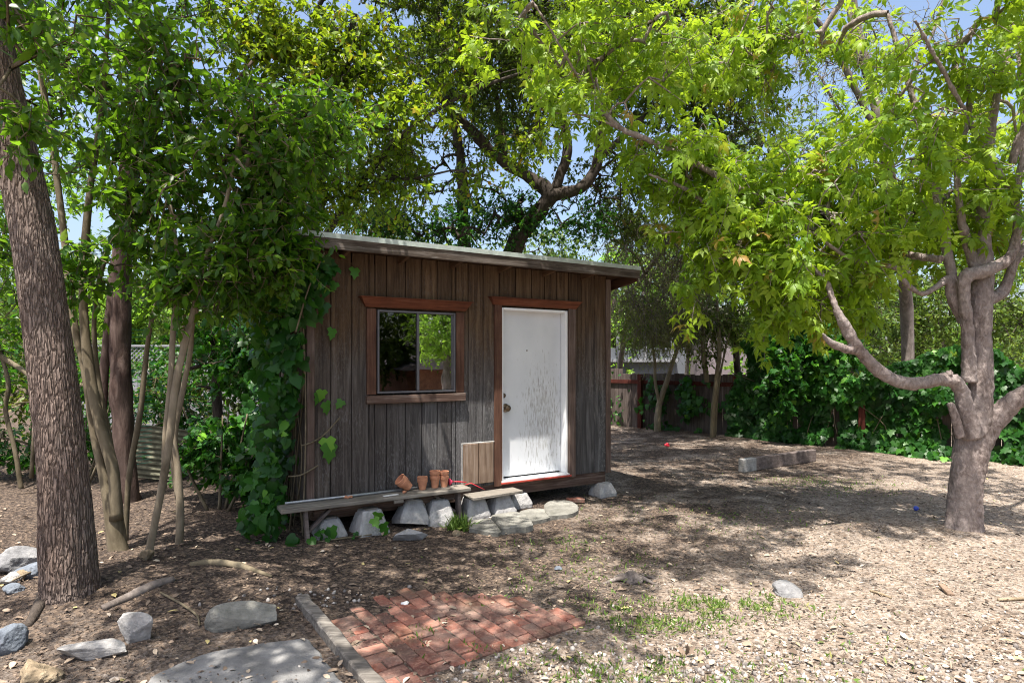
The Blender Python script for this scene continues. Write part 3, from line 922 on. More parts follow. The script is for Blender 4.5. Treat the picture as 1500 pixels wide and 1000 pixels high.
tilt = Matrix.Rotation(YAW, 3, 'Z') @ Matrix.Rotation(R(-48), 3, 'Y')
ax = np.array(tilt @ Vector((0, 0, 1)))
p0 = S(.985, -.12, BT + .036)
pot(p0, .1, .055, 'tipped terracotta pot leaning left, the inner one of the tipped pair', tilt)
pot(p0 + ax * .035, .1, .055, 'tipped terracotta pot leaning left, the outer one showing its open mouth', tilt)
pot(S(1.13, -.125, BT), .095, .046, 'short upright terracotta pot, lower of the stack next to the tipped pots')
pot(S(1.13, -.125, BT + .028), .095, .046, 'short upright terracotta pot, upper of the stack next to the tipped pots')
pot(S(1.285, -.1, BT), .11, .046, 'terracotta pot at the bottom of the tallest middle stack')
pot(S(1.285, -.1, BT + .055), .11, .048, 'terracotta pot on top of the tallest middle stack')
pot(S(1.39, -.11, BT), .105, .043, 'terracotta pot at the bottom of the right stack beside the pink toy')
pot(S(1.39, -.11, BT + .05), .105, .043, 'terracotta pot on top of the right stack beside the pink toy')
mb = MB()
for q in ((0, 0, .012), (.03, .012, .014), (-.028, .006, .012)):
    v, f = rock_mesh((.045, .03, .03), 60 + int(q[0] * 1000), 4); mb.add(v + np.array(q), f)
o = mb.build('pot_shards', M['terracotta']); o.location = S(.33, -.13, BT); tag(o, 'small heap of broken terracotta shards by the pipe', 'shards')
mb = MB(); v, f = rock_mesh((.05, .04, .035), 77, 4); mb.add(v, f); o = mb.build('pot_shard', M['terracotta']); o.location = S(.9, -.2, BT + .012); tag(o, 'single terracotta shard in front of the tipped pots', 'shard')
toy = thing('toy_plunger', S(1.46, -.08, BT), 'small pink and red plastic toy wand lying at the end of the bench', 'toy', rz=YAW)
mb = MB(); mb.lathe([(.001, .0), (.034, 0), (.038, .012), (.02, .03), (.012, .045), (.001, .045)], (0, 0, .038), 16, Matrix.Rotation(R(90), 3, 'Y')); mb.build('cup', M['pink_plastic'], toy, True)
mb = MB(); mb.tube([(.04, 0, .038), (.1, -.01, .034), (.2, -.03, .02)], .006, 8); mb.build('stem', M['red_plastic'], toy, True)
mb = MB(); mb.tube([S(1.6, -.2, BT + .012), S(1.66, -.22, BT + .03), S(1.75, -.24, BT - .02), S(1.83, -.22, BT - .06)], .004, 8); o = mb.build('red_cord', M['red_plastic'], None, True)
tag(o, 'short red plastic cord hanging off the right end of the bench', 'cord')

# ------------------------------------------------------------------ edging, timbers, roots and bits
def plank_px(name, a, b, w_, h, mat, label, cat, sink=.02, rz=0):
    A, B_ = GP(*a), GP(*b)
    mb = MB(); zz_ = h / 2 - sink
    A[2] += zz_; B_[2] += zz_
    n = 7
    for i in range(1):
        mb.bar(A, B_, w_, h, bev=.008, t=.2)
    o = mb.build(name, M[mat]); return tag(o, label, cat)


A, B_ = GP(443, 890), GP(560, 1030)
L = np.linspace(0, 1, 14)
mb = MB()
ctr = A[None] * (1 - L[:, None]) + B_[None] * L[:, None]
dirv = (B_ - A); dirv[2] = 0; dirv /= np.linalg.norm(dirv); side = np.array([-dirv[1], dirv[0], 0])
Vv = []
for i, c_ in enumerate(ctr):
    wv = .042 + .006 * float(vnoise([i * .9], [1.], s=3)[0]); hv = .06 + .012 * float(vnoise([i * .8], [3.], s=4)[0])
    for sx, sz in ((-1, -.08), (-1, hv * .85), (-.75, hv), (.75, hv), (1, hv * .82), (1, -.08)):
        Vv.append(c_ + side * wv * sx + np.array([0, 0, sz]))
F = [(i * 6 + j, i * 6 + (j + 1) % 6, (i + 1) * 6 + (j + 1) % 6, (i + 1) * 6 + j) for i in range(13) for j in range(6)] + [(5, 4, 3, 2, 1, 0), tuple(range(78, 84))]
tag(mesh_obj('edging_board', np.array(Vv), F, M['wood_edge'], tint=np.zeros(len(Vv))), 'split weathered edging board between the concrete path and the bricks', 'edging board')

bed = thing('bed_timber', GP(1140, 686), 'low weathered timber on the ground before the ivy, its left end whitish', 'timber')
a_, b_ = GP(1086, 692) - np.array(bed.location), GP(1192, 677) - np.array(bed.location)
mb = MB(); mb.bar(a_ + [0, 0, .11], b_ + [0, 0, .11], .1, .2, bev=.008, t=.1); mb.build('beam', M['timber'], bed)
d_ = (b_ - a_) / np.linalg.norm(b_ - a_)
mb = MB(); mb.bar(a_ - d_ * .012 + [0, 0, .11], a_ + d_ * .3 + [0, 0, .11], .103, .203, bev=.008); mb.build('painted_end', M['stone_pale'], bed)

root_items = [
    ('root', [(278, 845), (310, 842), (350, 849), (398, 860)], [.022, .03, .03, .01], 'bark_privet', 'bare curved root on the soil left of the bench', 'root', .012),
    ('bark_log', [(150, 905), (185, 893), (225, 880), (255, 872)], [.02, .034, .03, .02], 'bark_grey', 'short piece of rotten bark lying right of the big trunk', 'log', .01),
    ('stick', [(18, 868), (40, 856), (62, 846)], [.008, .009, .007], 'bark_pale', 'pale dry stick leaning on the stones left of the big trunk', 'stick', .05),
    ('root', [(40, 925), (55, 905), (70, 880)], [.03, .04, .05], 'bark_oak', 'thick surface root running out from the left of the big trunk', 'root', .0),
    ('root', [(235, 888), (268, 902), (288, 912), (292, 925)], [.007, .008, .006, .004], 'bark_privet', 'thin bare root curling above the long grey green slab', 'root', .015),
    ('stick', [(1275, 865), (1288, 870), (1305, 878)], [.012, .012, .01], 'stone_sand', 'yellowish stick lying in the sunny ground right of the broken stone', 'stick', .01),
    ('stick', [(1462, 884), (1480, 882), (1506, 881)], [.011, .012, .012], 'stone_sand', 'yellow cane at the right picture edge in the sun', 'stick', .01),
]
for nm, pts, rad, mt, lb, ct, dz in root_items:
    c_ = spline([GP(*p, dz) for p in pts], 6); r_ = np.interp(np.linspace(0, 1, len(c_)), np.linspace(0, 1, len(rad)), rad)
    v, f = tube(c_, r_, 9, .22, 5)
    tag(mesh_obj(nm, v, f, M[mt], smooth=True), lb, ct)
st = thing('stump', GP(928, 846), 'small grey dead stump with splayed roots on the dappled ground', 'stump')
v, f = rock_mesh((.17, .14, .14), 91, 6, .2); mesh_obj('stub', v + [0, 0, .02], f, M['bark_grey'], st, smooth=True)
for k_, (dx, dy) in enumerate(((-.28, -.06), (-.16, .1), (.17, -.05), (.2, .08))):
    v, f = tube(spline([(dx * .15, dy * .15, .03), (dx * .5, dy * .6 + .02, .025), (dx, dy, -.01)], 4), np.linspace(.025, .008, 9), 7, .2, k_)
    mesh_obj('root', v, f, M['bark_grey'], st, smooth=True)
mb = MB(); mb.box((0, 0, 0), (.045, .17, .02), None, .003); o = mb.build('wood_offcut', M['hatch']); o.location = GP(1386, 870, .02); o.rotation_euler = (.1, .05, -.25)
tag(o, 'small tan wood offcut lying in the bright sun', 'offcut')
v, f = ico(3); o = mesh_obj('ball', v * .028, f, M['blue_plastic'], smooth=True); o.location = GP(1342, 750, .03); tag(o, 'small blue ball on the ground left of the maple trunk', 'ball')
mb = MB(); mb.box((0, 0, 0), (.12, .05, .05), None, .012); mb.box((.01, 0, .035), (.05, .045, .03), None, .01); o = mb.build('toy', M['red_plastic']); o.location = GP(977, 655, .03); o.rotation_euler = (0, .2, .5)
tag(o, 'small red plastic toy on the leaf litter before the fence', 'toy')
#ENDPART1

# ------------------------------------------------------------------ foliage kit
def T_(verts, faces):
    return np.array(verts, float), np.array(faces, int)


SIMPLE = T_([(0, 0, 0), (.45, .26, .05), (.45, -.26, .05), (1, 0, -.06), (.45, 0, 0)], [(0, 4, 1), (0, 2, 4), (4, 3, 1), (4, 2, 3)])
NARROW = T_([(0, 0, 0), (.45, .13, .03), (.45, -.13, .03), (1, 0, -.05)], [(0, 2, 1), (1, 2, 3)])
OVATE = T_([(0, 0, 0), (.22, .2, .05), (.22, -.2, .05), (.3, 0, .0), (.58, .22, .045), (.58, -.22, .045), (.62, 0, -.02), (1, 0, -.1), (.82, .11, -.01), (.82, -.11, -.01)],
           [(0, 3, 1), (0, 2, 3), (3, 4, 1), (3, 6, 4), (3, 2, 5), (3, 5, 6), (6, 8, 4), (6, 7, 8), (6, 5, 9), (6, 9, 7)])
IVYV = [(0, 0, 0), (-.12, .22, .02), (.12, .5, -.02), (.38, .3, .03), (.62, .36, -.02), (.66, .2, .02), (1, 0, -.1), (.66, -.2, .02), (.62, -.36, -.02), (.38, -.3, .03), (.12, -.5, -.02), (-.12, -.22, .02), (.35, 0, .05)]
IVY = T_(IVYV, [(12, i, (i + 1) % 12) if False else (12, (i + 1) % 12, i) for i in range(12)])
HEART = T_([(0, 0, 0), (-.1, .2, .03), (.12, .4, .0), (.45, .38, -.01), (.75, .18, -.04), (1, 0, -.14), (.75, -.18, -.04), (.45, -.38, -.01), (.12, -.4, 0), (-.1, -.2, .03), (.4, 0, .05)],
           [(10, (i + 1) % 10, i) for i in range(10)])


def _leaflet(o, ang, L, dz):
    # pointed leaflet with one coarse tooth each side, tip drooping
    pts = [(0, 0, 0), (.28, .17, .0), (.5, .25, -.05), (.62, .14, -.07), (1, 0, -.3), (.62, -.14, -.07), (.5, -.25, -.05), (.28, -.17, 0), (.45, 0, .02)]
    ca, sa = math.cos(ang), math.sin(ang)
    return [(o[0] + L * (x * ca - y * sa), o[1] + L * (x * sa + y * ca), o[2] + L * (z + dz * x)) for x, y, z in pts]


mv = []; mf = []
for o, a, L, dz in (((.5, 0, -.02), 0, .56, -.25), ((.46, .01, 0), 1.0, .46, -.3), ((.46, -.01, 0), -1.0, .46, -.3), ((.26, .01, 0), 1.3, .4, -.35), ((.26, -.01, 0), -1.3, .4, -.35)):
    b = len(mv); mv += _leaflet(o, a, L, dz)
    mf += [(b + 8, b + (i + 1) % 8, b + i) for i in range(8)]
b = len(mv); mv += [(0, .006, 0), (0, -.006, 0), (.52, 0, -.02)]; mf += [(b, b + 1, b + 2)]
MAPLE = T_(mv, mf)


def unit(a):
    return a / (np.linalg.norm(a, axis=-1, keepdims=True) + 1e-9)


def leaves(pos, axis, nrm, size, tmpl, tint):
    tv, tf = tmpl
    a = unit(axis); n = unit(nrm - (nrm * a).sum(1, keepdims=True) * a); b = np.cross(n, a)
    V = pos[:, None] + size[:, None, None] * (tv[None, :, 0:1] * a[:, None] + tv[None, :, 1:2] * b[:, None] + tv[None, :, 2:3] * n[:, None])
    F = tf[None] + (np.arange(len(pos)) * len(tv))[:, None, None]
    return V.reshape(-1, 3), F.reshape(-1, 3), np.repeat(tint, len(tv))


def in_shed(p, m=.03):
    d = p - SO
    x = d @ SX; y = d @ SY
    wall = (x > -m - .03) & (x < WL + m) & (y > -m) & (y < WD + .1) & (p[:, 2] < 2.95 - SL * (y + .3) + m)
    rf = (x > RX0 - m) & (x < RX1 + m) & (y > RF - .03 - m) & (y < RB + m) & (p[:, 2] < 2.96 - SL * (y + .3) + m) & (p[:, 2] > 2.72 - SL * (y + .3))
    return wall | rf


def limb_px(pts, n=7):
    """pts: (px, py, Y, radius)"""
    q = np.array([list(P(a, b, y)) + [r * math.cos(math.atan((a - 750) / FPX))] for a, b, y, r in pts])   # a round stem looks wider off to the side
    return spline(q, n)


def tubes_obj(name, limbs, mat, parent, sides=12, bump=.12, seed=0):
    mb = MB()
    for i, l in enumerate(limbs):
        l = np.asarray(l)
        v, f = tube(l[:, :3], l[:, 3], sides, bump, seed + i)
        mb.add(v, f)
    o = mb.build(name, mat, None, True)
    return o


def attach(o, parent):
    """parent with the world position kept"""
    o.parent = parent
    o.matrix_parent_inverse = Matrix.Translation(-Vector(parent.location)) if not parent.rotation_euler.z else (Matrix.Translation(parent.location) @ Matrix.Rotation(parent.rotation_euler.z, 4, 'Z')).inverted()
    return o


def ellip(c, r, n, rg, shell=.5):
    d = unit(rg.normal(size=(n, 3))); rad = rg.random(n) ** shell
    return c + d * rad[:, None] * r, d


DEN = 1.0


def crown(parent, blobs, tmpl, size, k, tw, nodes, mat, bark, seed, droop=.35, flat=.6, gap=None, twr=.0035, name='crown', shell=.5, maxlen=None, spread=.9, topv=0.0, r0=.0035, sidesway=.15, den=1.0):
    rg = np.random.default_rng(seed)
    C = []; O = []
    for c, r, n in blobs:
        p, d = ellip(np.array(c, float), np.array(r, float), int(n * den * DEN), rg, shell)
        C.append(p); O.append(d)
    C = np.concatenate(C); O = np.concatenate(O)
    if gap:
        fr, th = gap
        g = vnoise(C[:, 0] * fr + seed, C[:, 1] * fr, C[:, 2] * fr, seed)
        C, O = C[g < th], O[g < th]
    ok = ~in_shed(C, .05) & (C[:, 2] > .15) & (np.linalg.norm(C - [0, 0, CAMZ], axis=1) > 1.6)
    C, O = C[ok], O[ok]
    N = len(C)
    D = unit(O * .6 + rg.normal(size=(N, 3)) * .55 + np.array([0, 0, -droop * .8]))
    ln = tw * rg.uniform(.6, 1.3, N)
    A = C - D * ln[:, None] * .5
    # leaves along each twig, the tip curving down
    t = (np.arange(k)[None] + rg.random((N, k))) / k
    pos = A[:, None] + D[:, None] * (ln[:, None] * t)[..., None] + np.array([0, 0, -1.]) * (droop * .35 * ln[:, None] * t ** 2)[..., None]
    sd = unit(rg.normal(size=(N, k, 3)))
    axis = D[:, None] * .5 + sd * spread + np.array([0, 0, -droop])
    nr = np.array([0, 0, 1.]) * flat * 2 + rg.normal(size=(N, k, 3)) * .65
    sz = size * rg.uniform(.6, 1.25, (N, k)) * np.clip(1.15 - .35 * t, .5, 1.2)
    tb = rg.normal(0, .17, N)[:, None]
    tint = np.clip(.5 + tb + rg.normal(0, .16, (N, k)) + topv * (t - .5), 0, 1)
    pos, axis, nr, sz, tint = pos.reshape(-1, 3), axis.reshape(-1, 3), nr.reshape(-1, 3), sz.ravel(), tint.ravel()
    ok = ~in_shed(pos + unit(axis) * sz[:, None] * .5, .02) & (pos[:, 2] > .1)
    V, F, Tt = leaves(pos[ok], axis[ok], nr[ok], sz[ok], tmpl, tint[ok])
    o = mesh_obj(name, V, F, mat, None, Tt)
    attach(o, parent)
    # branches: every twig joins the nearest wood already grown
    nd = np.asarray(nodes)[:, :3]
    base = len(nd)
    d0 = np.min(np.linalg.norm(A[:, None] - nd[None, ::max(1, base // 200)], axis=2), axis=1)
    order = np.argsort(d0)
    POS = np.zeros((base + 5 * N, 3)); POS[:base] = nd; cnt = base
    par = np.full(base + 5 * N, -1); wgt = np.zeros(base + 5 * N)
    segs = []
    for i in order:
        dd = np.linalg.norm(POS[:cnt] - A[i], axis=1)
        j = int(np.argmin(dd))
        if maxlen and dd[j] > maxlen and len(segs) > 40:
            pass
        s_, e = POS[j], A[i]
        mid = (s_ + e) / 2 + rg.normal(size=3) * dd[j] * sidesway + np.array([0, 0, .06 * dd[j]])
        tt = np.array([.34, .67, 1.0])[:, None]
        q = (1 - tt) ** 2 * s_ + 2 * tt * (1 - tt) * mid + tt ** 2 * e
        idx = [j]
        for p in q:
            POS[cnt] = p; par[cnt] = idx[-1]; idx.append(cnt); cnt += 1
        POS[cnt] = A[i] + D[i] * ln[i] * .95 + np.array([0, 0, -droop * .3 * ln[i]]); par[cnt] = idx[-1]; idx.append(cnt); cnt += 1
        segs.append((idx, i))
        wgt[cnt - 1] = 1
    for q in range(cnt - 1, base - 1, -1):
        if par[q] >= 0:
            wgt[par[q]] += wgt[q]
    mb = MB()
    for idx, i in segs:
        pts = POS[idx]
        wr = np.array([wgt[q] if q >= base else wgt[idx[1]] for q in idx])
        rad = np.minimum(r0 * wr ** .42, .06); rad[-1] *= .5
        v, f = tube(pts, rad, 5 if rad[0] > .012 else 3, 0, 0, False)
        mb.add(v, f)
    attach(mb.build('branches', bark, None, True), parent)
    return o


def px_blob(px, py, Y, rx, ry, ry_m, n):
    return (P(px, py, Y), (rx * Y / FPX, ry_m, ry * Y / FPX), n)


def tree(name, base_px, label, limbs, bark, cat='tree', group=None, sides=14, bump=.12, seed=0, base=None):
    b = GP(*base_px) if base is None else np.array(base, float)
    t = thing(name, (b[0], b[1], b[2] - .03), label, cat, group)
    L = [limb_px(l) if not isinstance(l, np.ndarray) else l for l in limbs]
    attach(tubes_obj('trunk', L, bark, None, sides, bump, seed), t)
    return t, np.vstack(L)


def Yg(py):
    return FPX * CAMZ / (py - HOR)


# ------------------------------------------------------------------ the big trunk at the left
Y1 = Yg(885)
t1 = thing('tree', GP(105, 885), 'big tree with thick furrowed brown trunk leaning left in the left foreground', 'tree')
q = np.array([list(P(a, b_, y)) + [r] for a, b_, y, r in ((105, 915, Y1, 0.190), (105, 885, Y1, 0.182), (102, 855, Y1, 0.168), (99, 800, Y1, 0.162), (94, 700, Y1, 0.148), (83, 600, Y1, 0.143), (68, 480, Y1, 0.136), (46, 330, Y1, 0.130), (14, 180, Y1 - .05, 0.121), (-12, 60, Y1 - .1, 0.118), (-40, -120, Y1 - .25, 0.105), (-60, -300, Y1 - .5, 0.089), (-50, -480, Y1 - .9, 0.064))])
ax_ = spline(q, 34)
ns = 340
V, F = tube(ax_[:, :3], ax_[:, 3], ns)
V = np.array(V); nr_ = len(ax_)
th = np.tile(np.linspace(0, 2 * np.pi, ns, endpoint=False), nr_); hh = np.repeat(np.linspace(0, 1, nr_) * 60, ns)
cx, cy = np.cos(th), np.sin(th)
rid = 1 - np.abs(vnoise(cx * 7.5 + .3 * vnoise(cx * 3, cy * 3, hh * .5, 9), cy * 7.5, hh * .4, 31)) * 2
rid2 = 1 - np.abs(vnoise(cx * 15, cy * 15, hh * .8, 32)) * 2
fl = np.exp(-np.maximum(V[:, 2], 0) / .12) * (.4 + .5 * vnoise(cx * 1.8, cy * 1.8, 0 * cx, 33)) * .22
cen = np.repeat(ax_[:, :3], ns, 0); dv = V - cen; rr = np.linalg.norm(dv, axis=1, keepdims=True)
V = cen + dv * (1 + (.035 * rid + .02 * rid2 + .05 * vnoise(cx * 1.5, cy * 1.5, hh * .2, 34) + fl)[:, None])
attach(mesh_obj('trunk', V, F, M['bark_big'], smooth=True), t1)
up = ax_[-75:]
side_l = [np.array(spline([(-3.55, 3.9, 4.3, .09), (-3.0, 3.3, 5.3, .06), (-2.2, 2.8, 6.0, .04), (-1.2, 2.2, 6.4, .02)], 8)), np.array(spline([(-3.6, 3.7, 5.0, .08), (-3.0, 2.2, 6.2, .05), (-2.0, 1.0, 6.8, .02)], 8)),
          np.array(spline([(-3.5, 4.0, 4.6, .07), (-3.2, 4.6, 5.6, .05), (-2.6, 5.0, 6.4, .02)], 8))]
attach(tubes_obj('limbs', side_l, M['bark_big'], None, 10), t1)
nodes1 = np.vstack([up] + side_l)
crown(t1, [((-1.8, 2.3, 5.7), (1.3, 1.3, .7), 150), ((-.9, 2.0, 5.9), (1.0, 1.1, .6), 110), ((-3.2, 2.6, 5.6), (1.2, 1.3, .8), 150), ((-2.6, 1.0, 6.3), (1.4, 1.0, .6), 70), ((-3.2, 4.4, 6.8), (1.5, 1.2, .9), 150), ((-1.9, 3.7, 6.2), (1.5, 1.0, .5), 200), (P(30, 190, 3.9), (.28, .2, .2), 10), (P(30, 40, 3.9), (.35, .3, .2), 10)], OVATE, .1, 12, .42, nodes1, M['leaf_privet'], M['bark_privet'], 101, den=1.6, gap=(1.1, .32))

# ------------------------------------------------------------------ multi stem privets and saplings at the left
g_s = 'slender privet stems left of the shed'
Y2 = Yg(812)
t, nd = tree('privet_tree', (170, 812), 'multi stemmed olive barked privet right behind the big trunk', [
    [(176, 825, Y2, .12), (172, 800, Y2, .1), (164, 745, Y2, .085), (152, 700, Y2, .05), (136, 620, Y2, .042), (124, 540, Y2, .04), (108, 470, Y2 + .05, .038), (92, 330, Y2 + .1, .036), (78, 220, Y2 + .1, .034), (60, 110, Y2 + .1, .032), (46, 10, Y2 + .1, .028), (30, -120, Y2, .02)],
    [(170, 760, Y2 - .02, .07), (166, 690, Y2 - .04, .058), (146, 620, Y2 - .05, .055), (134, 560, Y2 - .05, .05), (124, 480, Y2 - .05, .045), (122, 400, Y2, .04), (132, 280, Y2, .034), (150, 150, Y2, .026), (160, 0, Y2, .018)],
    [(172, 720, Y2 + .1, .035), (160, 640, Y2 + .12, .03), (142, 540, Y2 + .12, .026), (140, 440, Y2 + .12, .024), (170, 330, Y2 + .1, .02), (215, 230, Y2, .016), (260, 120, Y2 - .1, .012)]], M['bark_privet'], group=g_s, seed=3)
crown(t, [px_blob(130, 120, 5.3, 140, 150, .7, 120), px_blob(190, 300, 5.4, 100, 110, .5, 70), px_blob(110, 400, 5.0, 50, 60, .3, 16), px_blob(60, 300, 5.2, 60, 100, .4, 34), px_blob(250, 120, 5.2, 110, 120, .6, 70)], OVATE, .095, 13, .42, nd, M['leaf_privet'], M['bark_privet'], 102, den=2.1, gap=(1.5, .22))
Y3 = Yg(733)
t, nd = tree('dark_tree', (188, 735), 'dark red barked tree trunk behind the multi stemmed privet', [
    [(190, 745, Y3, .17), (186, 700, Y3, .15), (178, 600, Y3, .14), (176, 500, Y3, .135), (178, 400, Y3, .13), (186, 280, Y3, .12), (200, 150, Y3, .105), (208, 60, Y3, .095), (212, -60, Y3, .08), (220, -160, Y3, .06)],
    [(160, 720, Y3 - .05, .08), (150, 600, Y3 - .05, .06), (158, 480, Y3 - .05, .055), (168, 380, Y3, .05)],
    [(205, 320, Y3, .06), (240, 260, Y3, .05), (300, 180, Y3, .035), (370, 90, Y3, .02)],
    [(190, 240, Y3, .05), (150, 150, Y3, .035), (110, 50, Y3, .02)]], M['bark_red'], sides=20, bump=.2, seed=11)
crown(t, [px_blob(200, 60, 7.4, 200, 120, 1.2, 130), px_blob(330, 90, 7.4, 120, 120, 1, 90), px_blob(60, 170, 7.6, 100, 170, .9, 110), px_blob(260, 250, 7.5, 110, 90, .8, 60), px_blob(200, -150, 7.2, 260, 100, 1.2, 120), ((-6.3, 7.2, 5.4), (1.8, 1.4, .7), 90), ((-4.6, 6.4, 5.9), (1.4, 1.0, .5), 60)], OVATE, .095, 13, .45, nd, M['leaf_privet'], M['bark_red'], 103, den=1.9, gap=(1.1, .14))

Ya, Yb, Yc = Yg(790), Yg(832), Yg(803)
t, nd = tree('sapling', (184, 790), 'thin wavy sapling stem just right of the dark red trunk', [[(184, 798, Ya, .032), (186, 740, Ya, .03), (190, 690, Ya, .03), (206, 600, Ya, .029), (212, 540, Ya, .027), (222, 470, Ya, .024), (240, 420, Ya, .021), (230, 330, Ya, .018), (238, 240, Ya, .014), (250, 140, Ya, .01)]], M['bark_privet'], group=g_s, seed=21)
crown(t, [px_blob(235, 400, 5.8, 50, 60, .35, 26), px_blob(240, 260, 5.8, 80, 90, .4, 50)], OVATE, .095, 12, .4, nd, M['leaf_privet'], M['bark_privet'], 104, den=1.8, gap=(1.7, .3))
t, nd = tree('sapling', (216, 830), 'pale straight sapling leaning right, thickest of the slim stems', [[(214, 842, Yb, .042), (220, 800, Yb, .038), (232, 740, Yb, .036), (246, 660, Yb, .036), (258, 560, Yb, .034), (272, 500, Yb, .03), (282, 460, Yb, .026), (300, 380, Yb, .022), (330, 300, Yb, .018), (350, 200, Yb, .014)],
    [(240, 715, Yb + .03, .026), (242, 640, Yb + .05, .026), (250, 560, Yb + .06, .026), (254, 480, Yb + .06, .024), (262, 400, Yb, .02), (250, 300, Yb, .014)]], M['bark_pale'], group=g_s, seed=22)
crown(t, [px_blob(270, 420, 5.0, 55, 45, .3, 26), px_blob(330, 290, 5.1, 110, 100, .5, 80), px_blob(345, 380, 5.1, 75, 60, .4, 44), px_blob(390, 200, 5.2, 110, 90, .5, 60)], OVATE, .1, 12, .4, nd, M['leaf_privet'], M['bark_privet'], 105, den=2.0, gap=(1.6, .32))
t, nd = tree('sapling', (262, 802), 'greyish forked sapling nearest the shed, right of the pale leaning one', [[(262, 810, Yc, .04), (264, 760, Yc, .038), (262, 700, Yc, .034), (256, 640, Yc, .03), (266, 580, Yc, .03), (278, 520, Yc, .028), (286, 460, Yc, .025), (320, 370, Yc, .02), (380, 300, Yc, .016), (430, 240, Yc, .012)],
    [(260, 730, Yc + .04, .024), (252, 660, Yc + .05, .02), (262, 560, Yc + .06, .02), (270, 460, Yc + .05, .016)]], M['bark_pale'], group=g_s, seed=23)
crown(t, [px_blob(400, 330, 5.6, 80, 60, .4, 56), px_blob(430, 230, 5.7, 100, 90, .5, 80), px_blob(350, 430, 5.9, 60, 40, .4, 26), px_blob(415, 385, 5.35, 55, 45, .25, 26), px_blob(500, 200, 5.8, 80, 70, .5, 50)], OVATE, .1, 12, .42, nd, M['leaf_privet'], M['bark_privet'], 106, den=2.1, gap=(1.5, .3))
Yd = Yg(712)
t, nd = tree('sapling', (30, 712), 'bent thin sapling at the left picture edge behind the big trunk', [[(32, 720, Yd, .04), (22, 660, Yd, .037), (8, 600, Yd, .035), (12, 560, Yd, .035), (-6, 480, Yd, .03), (0, 380, Yd, .025), (20, 260, Yd, .02)], [(-40, 480, Yd, .05), (0, 520, Yd, .045), (40, 548, Yd, .04), (52, 580, Yd, .035), (46, 700, Yd, .035)]], M['bark_privet'], group=g_s, seed=24)
crown(t, [px_blob(10, 360, 8.0, 60, 120, .8, 70), px_blob(-20, 520, 8.4, 60, 100, .5, 40)], OVATE, .1, 12, .4, nd, M['leaf_privet'], M['bark_privet'], 107, den=1.5, gap=(1.2, .4))

# ------------------------------------------------------------------ yellow green tree over the left end of the roof
t, nd = tree('tree', (0, 0), 'yellow green leafy tree rising behind the left end of the shed roof', [
    [(420, 700, 9.6, .13), (430, 560, 9.6, .12), (450, 400, 9.4, .11), (470, 260, 9.0, .09), (500, 140, 8.4, .06), (520, 20, 8.0, .04)],
    [(455, 380, 9.4, .07), (520, 280, 8.8, .055), (600, 190, 8.2, .035), (700, 130, 8.2, .025), (820, 90, 8.5, .012)], [(540, 260, 8.7, .03), (600, 262, 8.6, .022), (660, 250, 8.6, .012)], [(465, 290, 9.1, .06), (420, 180, 8.6, .04), (390, 80, 8.2, .02)]], M['bark_oak'], base=(P(420, 700, 9.6)[0], 9.6, 0), seed=31)
crown(t, [px_blob(500, 110, 8.0, 130, 100, 1.0, 150), px_blob(600, 190, 7.8, 90, 60, .7, 80), px_blob(400, 60, 7.8, 110, 80, .8, 90), px_blob(560, 270, 8.2, 100, 60, .7, 70), px_blob(470, 280, 8.4, 80, 60, .6, 50), px_blob(650, 240, 8.6, 80, 60, .6, 90), px_blob(720, 110, 8.3, 110, 100, .8, 110), px_blob(830, 90, 8.6, 100, 80, .8, 70), px_blob(760, 210, 8.8, 60, 50, .6, 24), px_blob(520, -90, 8.0, 200, 80, 1, 90)], SIMPLE, .1, 16, .5, nd, M['leaf_yellow'], M['bark_oak'], 111, den=2.4, gap=(.9, .28), topv=.3)

# ------------------------------------------------------------------ dark oak with the forked trunk behind the shed
t, nd = tree('oak_tree', (0, 0), 'large dark oak with forked trunk directly behind the shed roof', [
    [(715, 560, 11.4, .24), (735, 430, 11.3, .2), (757, 352, 11.2, .17), (788, 312, 11.1, .16), (804, 285, 11, .15), (780, 264, 11, .12), (740, 238, 10.8, .105), (716, 218, 10.6, .095), (690, 190, 10.4, .08), (650, 150, 10, .06), (600, 90, 9.8, .04)],
    [(804, 288, 11, .13), (844, 278, 11, .11), (866, 258, 11, .1), (879, 222, 11, .09), (890, 150, 11, .07), (930, 60, 11, .05), (960, -30, 11, .03)],
    [(812, 278, 11, .1), (822, 254, 11, .09), (831, 214, 11, .08), (815, 140, 11, .06), (780, 60, 10.8, .04), (770, -40, 10.6, .03)],
    [(678, 560, 11.8, .16), (682, 430, 11.8, .14), (680, 352, 11.8, .12), (677, 262, 11.6, .1), (670, 200, 11.5, .09), (650, 100, 11.2, .06), (640, 0, 11, .04)],
    [(740, 238, 10.8, .06), (730, 160, 10.2, .05), (720, 80, 9.6, .035), (760, 0, 9.2, .02)], [(890, 150, 11, .05), (910, 100, 10.2, .04), (960, 80, 9.4, .03), (1020, 60, 9, .02)],
    [(880, 230, 11, .06), (960, 160, 11.2, .05), (1050, 120, 11.4, .035), (1120, 90, 11.5, .02)]], M['bark_oak'], base=(P(715, 560, 11.4)[0], 11.4, 0), bump=.25, seed=41)
